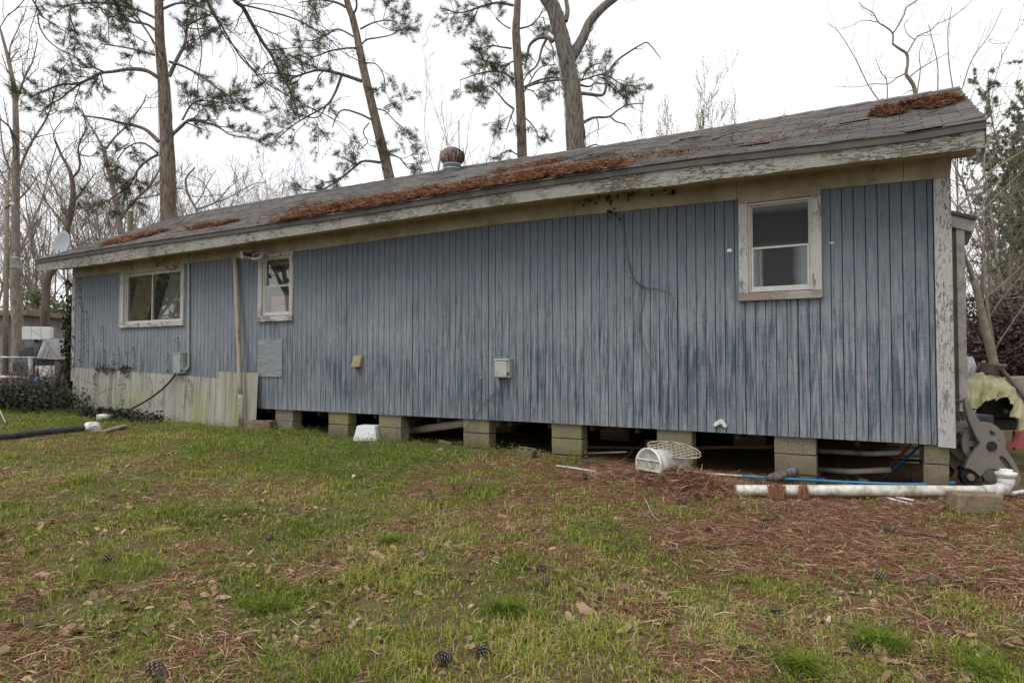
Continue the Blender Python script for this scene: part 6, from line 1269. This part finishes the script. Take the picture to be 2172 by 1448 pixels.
# ------------------------------------------------------------------ left background: poles, shed, vehicle, fence
pz = 21.0; a, c = P(15, 389, pz), P(13, 760, pz)
root = empty('utility_pole', (c.x, c.y, .2), 'wooden utility pole with a grey transformer can at the left edge', 'utility pole')
rp_(root, 'pole', B().tube([Vector((c.x, c.y, -.2)), a], [.085, .065], 10).mesh('p'), M['oldwood'])
tc_ = P(31, 570, pz); rp_(root, 'transformer', B().lathe([(0, 0), (.12, .0), (.13, .02), (.13, .32), (.14, .33), (.14, .35), (.05, .38), (0, .385)], 16, Matrix.Translation(tc_)).mesh('t'), M['alu']); rp_(root, 'bushing', B().lathe([(.03, .38), (.045, .41), (.03, .43), (.045, .45), (.03, .5), (0, .51)], 10, Matrix.Translation(tc_+Vector((-.03, 0, 0)))).mesh('t'), M['galv'])
rp_(root, 'crossarm', B().tube([P(12, 442, pz-.1), P(27, 432, pz-.3)], .03, 6).mesh('t'), M['darkgrey'])
rp_(root, 'insulator', B().lathe([(0, 0), (.05, 0), (.06, .06), (.03, .1), (0, .11)], 10, Matrix.Translation(P(26, 436, pz-.3))).mesh('t'), M['foam'])
pq = P(277, 448, 17)
obj('wooden_post', B().box((pq.x-.055, pq.y-.05, .0), (pq.x+.055, pq.y+.05, pq.z), .006).mesh('p'), plain('greenish_post', (.17, .17, .09), .9, .3), label='square greenish wooden post rising behind the left roof slope', cat='post')
# shed far left
sh = empty('shed', tuple(P(20, 765, 27)-Vector((0, 0, 1))), 'pale shed with a low brown roof behind the trees at the left edge', 'shed')
def q3(l, r, t, b_, Z, dep): return B().hexa([P(l, b_, Z), P(r, b_, Z), P(r, t, Z), P(l, t, Z)]+[p+bk*dep for p in (P(l, b_, Z), P(r, b_, Z), P(r, t, Z), P(l, t, Z))])
rp_(sh, 'wall', q3(-160, 45, 668, 800, 27, 3).mesh('w'), plain('grey_shed_boards', (.27, .27, .26), .85, .3, 3)); rp_(sh, 'roof', q3(-170, 56, 658, 668, 26.6, 4).mesh('w'), M['oldwood'])
for l in (9, 27): rp_(sh, 'post', q3(l, l+4, 668, 790, 26.8, .1).mesh('w'), M['greybark'])
rp_(sh, 'door', q3(-30, -8, 690, 790, 26.95, .05).mesh('d'), M['brownwood'])
thicket('hedge', 'low pale green far hedge seen between the trunks at the left', 'hedge', tuple(P(95, 715, 42)), (3.6, 1.0, 1.9), 7000, .30, .16, M['farneedles'])
thicket('bush', 'small green bush between the trunks behind the parked vehicle', 'bush', tuple(P(78, 632, 26)), (.5, .5, .42), 900, .10, .06, M['farneedles'], 20, M['greybark'], twl=.8)
# vehicle: rear three-quarter
VZ = 20.0; vo = P(62, 765, VZ); vo.z = .28; ang = math.atan2(FW.y, FW.x)-math.radians(38)
car = empty('parked_car', tuple(vo), 'dark parked utility vehicle with plastic sheet over a side window, behind the fence', 'car')
car.rotation_euler[2] = ang; car.scale = (.87, .87, .87)
def cp(name, me, mat, par=car, smooth=False): return obj(name, me, mat, par, smooth=smooth)
# local: +x forward, y lateral; rear right corner near origin (y from 0 to +1.8 left)
prof = [(0, .45), (0, .95), (.12, 1.1), (.42, 1.72), (.7, 1.78), (2.6, 1.76), (3.35, 1.15), (4.5, 1.05), (4.75, .8), (4.75, .4)]
def hull(pr_, y0, y1, taper):
    b = B(); A = []; C_ = []
    for x_, z_ in pr_:
        ins = taper*max(0, (z_-1.1)/.68); A.append(b.bm.verts.new((x_, y0+ins, z_))); C_.append(b.bm.verts.new((x_, y1-ins, z_)))
    n = len(pr_)
    for i_ in range(n): b.bm.faces.new((A[i_], A[(i_+1) % n], C_[(i_+1) % n], C_[i_]))
    b.bm.faces.new(A); b.bm.faces.new(C_[::-1]); bmesh.ops.bevel(b.bm, geom=b.bm.edges[:], offset=.035, segments=2, affect='EDGES'); return b.mesh('body')
cp('body', hull(prof, 0, 1.8, .16), M['carpaint'])
gm2 = plain('dark_car_glass', (.018, .02, .024), .5, .1, 2, .05)
b = B(); b.hexa([(.10, .22, 1.14), (.10, 1.58, 1.14), (.385, 1.5, 1.62), (.385, .3, 1.62), (.13, .22, 1.14), (.13, 1.58, 1.14), (.42, 1.5, 1.62), (.42, .3, 1.62)]); cp('rear_window', b.mesh('w'), gm2)
for x0, x1 in ((.62, 1.35), (1.45, 2.3)):
    b = B(); b.hexa([(x0-.1, .0, 1.16), (x1, .0, 1.16), (x1, .12, 1.64), (x0, .12, 1.64), (x0-.1, .05, 1.16), (x1, .05, 1.16), (x1, .17, 1.64), (x0, .17, 1.64)]); cp('side_window', b.mesh('w'), gm2)
b = B(); b.hexa([(2.4, .0, 1.16), (3.1, .0, 1.16), (2.62, .12, 1.64), (2.4, .12, 1.64), (2.4, .05, 1.16), (3.1, .05, 1.16), (2.62, .17, 1.64), (2.4, .17, 1.64)]); cp('side_window', b.mesh('w'), plain('greenish_glass', (.18, .23, .21), .15))
cp('brake_light', B().box((.36, .75, 1.72), (.46, 1.05, 1.77), .01).mesh('l'), M['redlens'])
cp('bumper', B().box((-.12, .02, .4), (.02, 1.78, .62), .04).mesh('b'), M['darkgrey'])
for x_, y_ in ((.85, 0), (.85, 1.58), (3.8, 0), (3.8, 1.58)):
    w_ = cp('wheel', B().lathe([(.2, 0), (.33, .0), (.36, .04), (.36, .18), (.33, .22), (.2, .22)], 22, Matrix.Translation((x_, y_+.22, .36)) @ Matrix.Rotation(math.pi/2, 4, 'X')).mesh('w'), M['tyre']); cp('rim', B().lathe([(0, .02), (.19, .02), (.2, 0), (.2, .2)], 16, Matrix.Translation((x_, y_+.22, .36)) @ Matrix.Rotation(math.pi/2, 4, 'X')).mesh('r'), M['galv'], w_)
cp('roof_rail', B().tube([(.7, .28, 1.8), (2.4, .28, 1.79)], .018, 6).mesh('r'), M['darkgrey'])
me = drape('plastic_sheet', [(.45, .12, 1.80), (1.0, .12, 1.80), (1.7, .12, 1.80)], [(.2, -.02, 1.1), (.8, -.04, 1.06), (1.75, -.03, 1.1)], 22, 10, .02, .04, (0, -1, 0), 5); mw = Matrix.Translation(vo) @ Matrix.Rotation(ang, 4, 'Z') @ Matrix.Scale(.87, 4); me.transform(mw); thing('plastic_sheet', me, M['plastic'], 'cloudy plastic sheet taped over the side window of the parked vehicle', 'plastic sheet')
bx = empty('foam_stack', tuple(Vector((P(46, 722, 20.4).x, P(46, 722, 20.4).y, (mw @ Vector((1, .5, 1.77))).z))), 'stack of white foam panels lying on the roof of the parked vehicle', 'foam panels'); bx.rotation_euler[2] = YAW+math.radians(20)
for k in range(3): obj('panel', B().box((k*.25, 0, 0), (k*.25+.244, .35, .40), .012).mesh('panel'), M['foam'], bx)
# white trailer rails
tr = empty('trailer', tuple(P(20, 765, 15.5)-Vector((0, 0, 1))), 'white pipe rails of a small trailer in front of the parked vehicle', 'trailer')
for (l, y0, r, y1, rr) in ((-60, 757, 74, 758, .022), (-60, 796, 66, 802, .035), (-60, 830, 58, 834, .03)): rp_(tr, 'rail', B().tube([P(l, y0, 15.5), P(r, y1, 15.5)], rr, 8).mesh('r'), M['whitepaint'])
rp_(tr, 'post', B().tube([P(65, 760, 15.5), P(64, 840, 15.5)], .05, 6).mesh('r'), M['greyboard']); rp_(tr, 'post', B().tube([P(-50, 757, 15.5), P(-50, 850, 15.5)], .04, 6).mesh('r'), M['greyboard'])
rp_(tr, 'bed', q3(-60, 58, 836, 846, 15.5, 1.6).mesh('b'), M['oldwood'])
thing('white_sheet', q3(75, 118, 775, 832, 15.2, .04).mesh('p'), M['whitepaint'], 'white sheet leaning behind the vine covered fence', 'sheet')
thing('fence_post', B().tube([Vector((P(122, 765, 14.6).x, P(122, 765, 14.6).y, 0)), P(122, 766, 14.6)], .055, 8).mesh('p'), M['brownbark'], 'dark brown fence post next to the left corner of the house', 'fence post')
thing('fence_post', B().tube([Vector((P(68, 765, 14.6).x, P(68, 765, 14.6).y, 0)), P(80, 782, 14.6)], [.05, .03], 8).mesh('p'), M['brownbark'], 'leaning dark stem between the trailer rails and the fence post', 'fence post')
for (px, py, lab) in ((79, 808, 'bright blue scrap of cloth caught in the fence vines'), (50, 839, 'small blue plastic scrap lying low in the vines')):
    b = drape('c', [P(px-4, py-8, 14.3), P(px, py-9, 14.3), P(px+4, py-7, 14.3)], [P(px-4, py+8, 14.3), P(px+1, py+10, 14.3), P(px+5, py+6, 14.3)], 8, 6, .04, .03); thing('blue_scrap', b, M['bluepipe'], lab, 'plastic scrap')

# ------------------------------------------------------------------ fallen sticks
def stick(pts, r, lab, mat='brownbark', h=.02, kids_=0):
    q = [lay(a, b_, h+(dz if len(k) else 0)) for (a, b_, *k) in pts for dz in [k[0] if k else 0]]; T = Tubes(); pa = spline(q, len(pts)*4); T.tube(pa, np.linspace(r, r*.55, len(pa)), 6)
    if kids_: kids(T, pa, r, r*.5, 0, [dict(n=kids_, L=.22, wig=.2, trop=.03, r=.004, rmin=.0015, seg=5)], [])
    obj('stick', T.mesh('stick'), M[mat], label=lab, cat='stick', group='sticks lying on the ground')
stick([(1905, 1131), (1960, 1138), (2012, 1147)], .013, 'dark thick stick lying right of a pine cone'); stick([(1500, 1166), (1530, 1164), (1555, 1160), (1595, 1158)], .012, 'brown stick in the leaves at the middle right', h=.02)
stick([(1370, 1070, .02), (1385, 1100, .01), (1400, 1110, 0)], .005, 'short curved pale twig below the straw heap', 'greyboard'); stick([(1890, 1243), (1960, 1235), (2002, 1222)], .008, 'thin curved stick on the lower right'); stick([(1620, 1107), (1645, 1103), (1662, 1088, .05)], .006, 'small forked dark twig on the red straw', 'darkbark', kids_=8)
stick([(1280, 1185, .1), (1310, 1170, .03), (1340, 1175), (1400, 1165), (1440, 1180)], .005, 'sprawling dead twig in the middle of the lawn', 'brownbark', kids_=14); stick([(1290, 1120, .12), (1330, 1160, .04), (1400, 1200)], .004, 'second thin dead twig crossing the sprawling one', 'brownbark', kids_=14)
stick([(910, 1052, .04), (925, 1065), (945, 1075)], .014, 'short chunk of bark in the middle of the lawn', 'darkbark'); stick([(958, 1040, .03), (985, 1052), (1000, 1040, .03)], .012, 'curled piece of bark in the upper middle of the lawn', 'darkbark'); stick([(65, 1175), (100, 1165), (140, 1160)], .005, 'thin twig at the left of the lawn'); stick([(0, 885, .1), (12, 905, .04)], .016, 'pale broken stick at the left edge', 'greyboard')
stick([(1775, 985, .12), (1785, 1010, .05), (1812, 1040)], .005, 'thin curved stem sticking up by the drain pipe', 'oldwood'); stick([(1905, 990, .1), (1920, 1015, .05), (1930, 1035)], .004, 'dry stem leaning near the last pier', 'oldwood'); stick([(1400, 1000, .12), (1450, 985, .15), (1500, 975, .16)], .004, 'thin dark twig across the white bucket', 'darkbark', kids_=3)
stick([(1300, 996, .02), (1335, 975, .05), (1350, 950, .12)], .006, 'broken branch leaning left of the white bucket', 'oldwood', kids_=6); stick([(1250, 1012), (1310, 1004), (1340, 998)], .005, 'thin stick between the thin white pipe and the bucket', 'oldwood')
# sticks on the roof
for k, (s0_, t0_, s1_, t1_, lab) in enumerate(((.80, .55, .83, .62, 'thin twig on the middle right of the roof'), (.835, .50, .862, .60, 'forked twig on the right part of the roof'), (.74, .25, .77, .40, 'twig rising from the end of the needle drift on the roof'), (.61, .33, .64, .45, 'twig at the upper edge of the needle drift'), (.70, .62, .74, .52, 'thin stick lying below the oak on the roof'))):
    T = Tubes(); pa = np.array([RP(s0_, t0_, .03), RP((s0_+s1_)/2, (t0_+t1_)/2+.02, .06), RP(s1_, t1_, .035)]); pa = spline(pa, 8); T.tube(pa, np.linspace(.008, .004, 8), 5); kids(T, pa, .006, .003, 0, [dict(n=7, L=.16, wig=.2, trop=0, r=.004, rmin=.002, seg=4)], [])
    obj('stick', T.mesh('stick'), M['darkbark'], label=lab, cat='stick', group='sticks lying on the roof')
# scraped paint patches on siding and frieze
def scrape(px, py, w, h, y, mat, ang=0.0):
    pts = [((w/2)*math.cos(a)*(1+.35*mn.noise(Vector((math.cos(a)*2, math.sin(a)*2, px)))), (h/2)*math.sin(a)*(1+.5*mn.noise(Vector((math.cos(a)*3, math.sin(a)*3, py))))) for a in np.linspace(0, 6.283, 21)[:-1]]
    hpart('paint_scrape', outline_mesh('paint_scrape', [pts], .001, Matrix.Translation(W(px, py, y)) @ Matrix.Rotation(math.pi/2, 4, 'X') @ Matrix.Rotation(ang, 4, 'Z')), mat)
scrape(1547, 531, .055, .035, -.0026, M['foam']); scrape(1765, 515, .05, .02, -.0026, M['greytarp']); scrape(1855, 357, .035, .085, -.0275, M['oldwood'], -.5); scrape(1846, 384, .10, .035, -.0275, M['oldwood'], .35); scrape(1020, 800, .03, .012, -.0026, M['greytarp'])
# nails and knots on the siding
bn = B()
for k in range(44):
    for zf in (.12, 1.2, 2.1):
        if random.random() < .45: continue
        xx = XL+2+k*.2901+random.random()*.02
        if any(w['o'][0]-.02 < xx < w['o'][1]+.02 and zf+.39 > w['o'][2]-.05 for w in WIN): continue
        zz = .387+zf+random.random()*.03; bn.box((xx-.004, -.004, zz-.004), (xx+.004, -.0017, zz+.004))
hpart('nail_heads', bn.mesh('n'), M['brownwood'], kind='stuff')
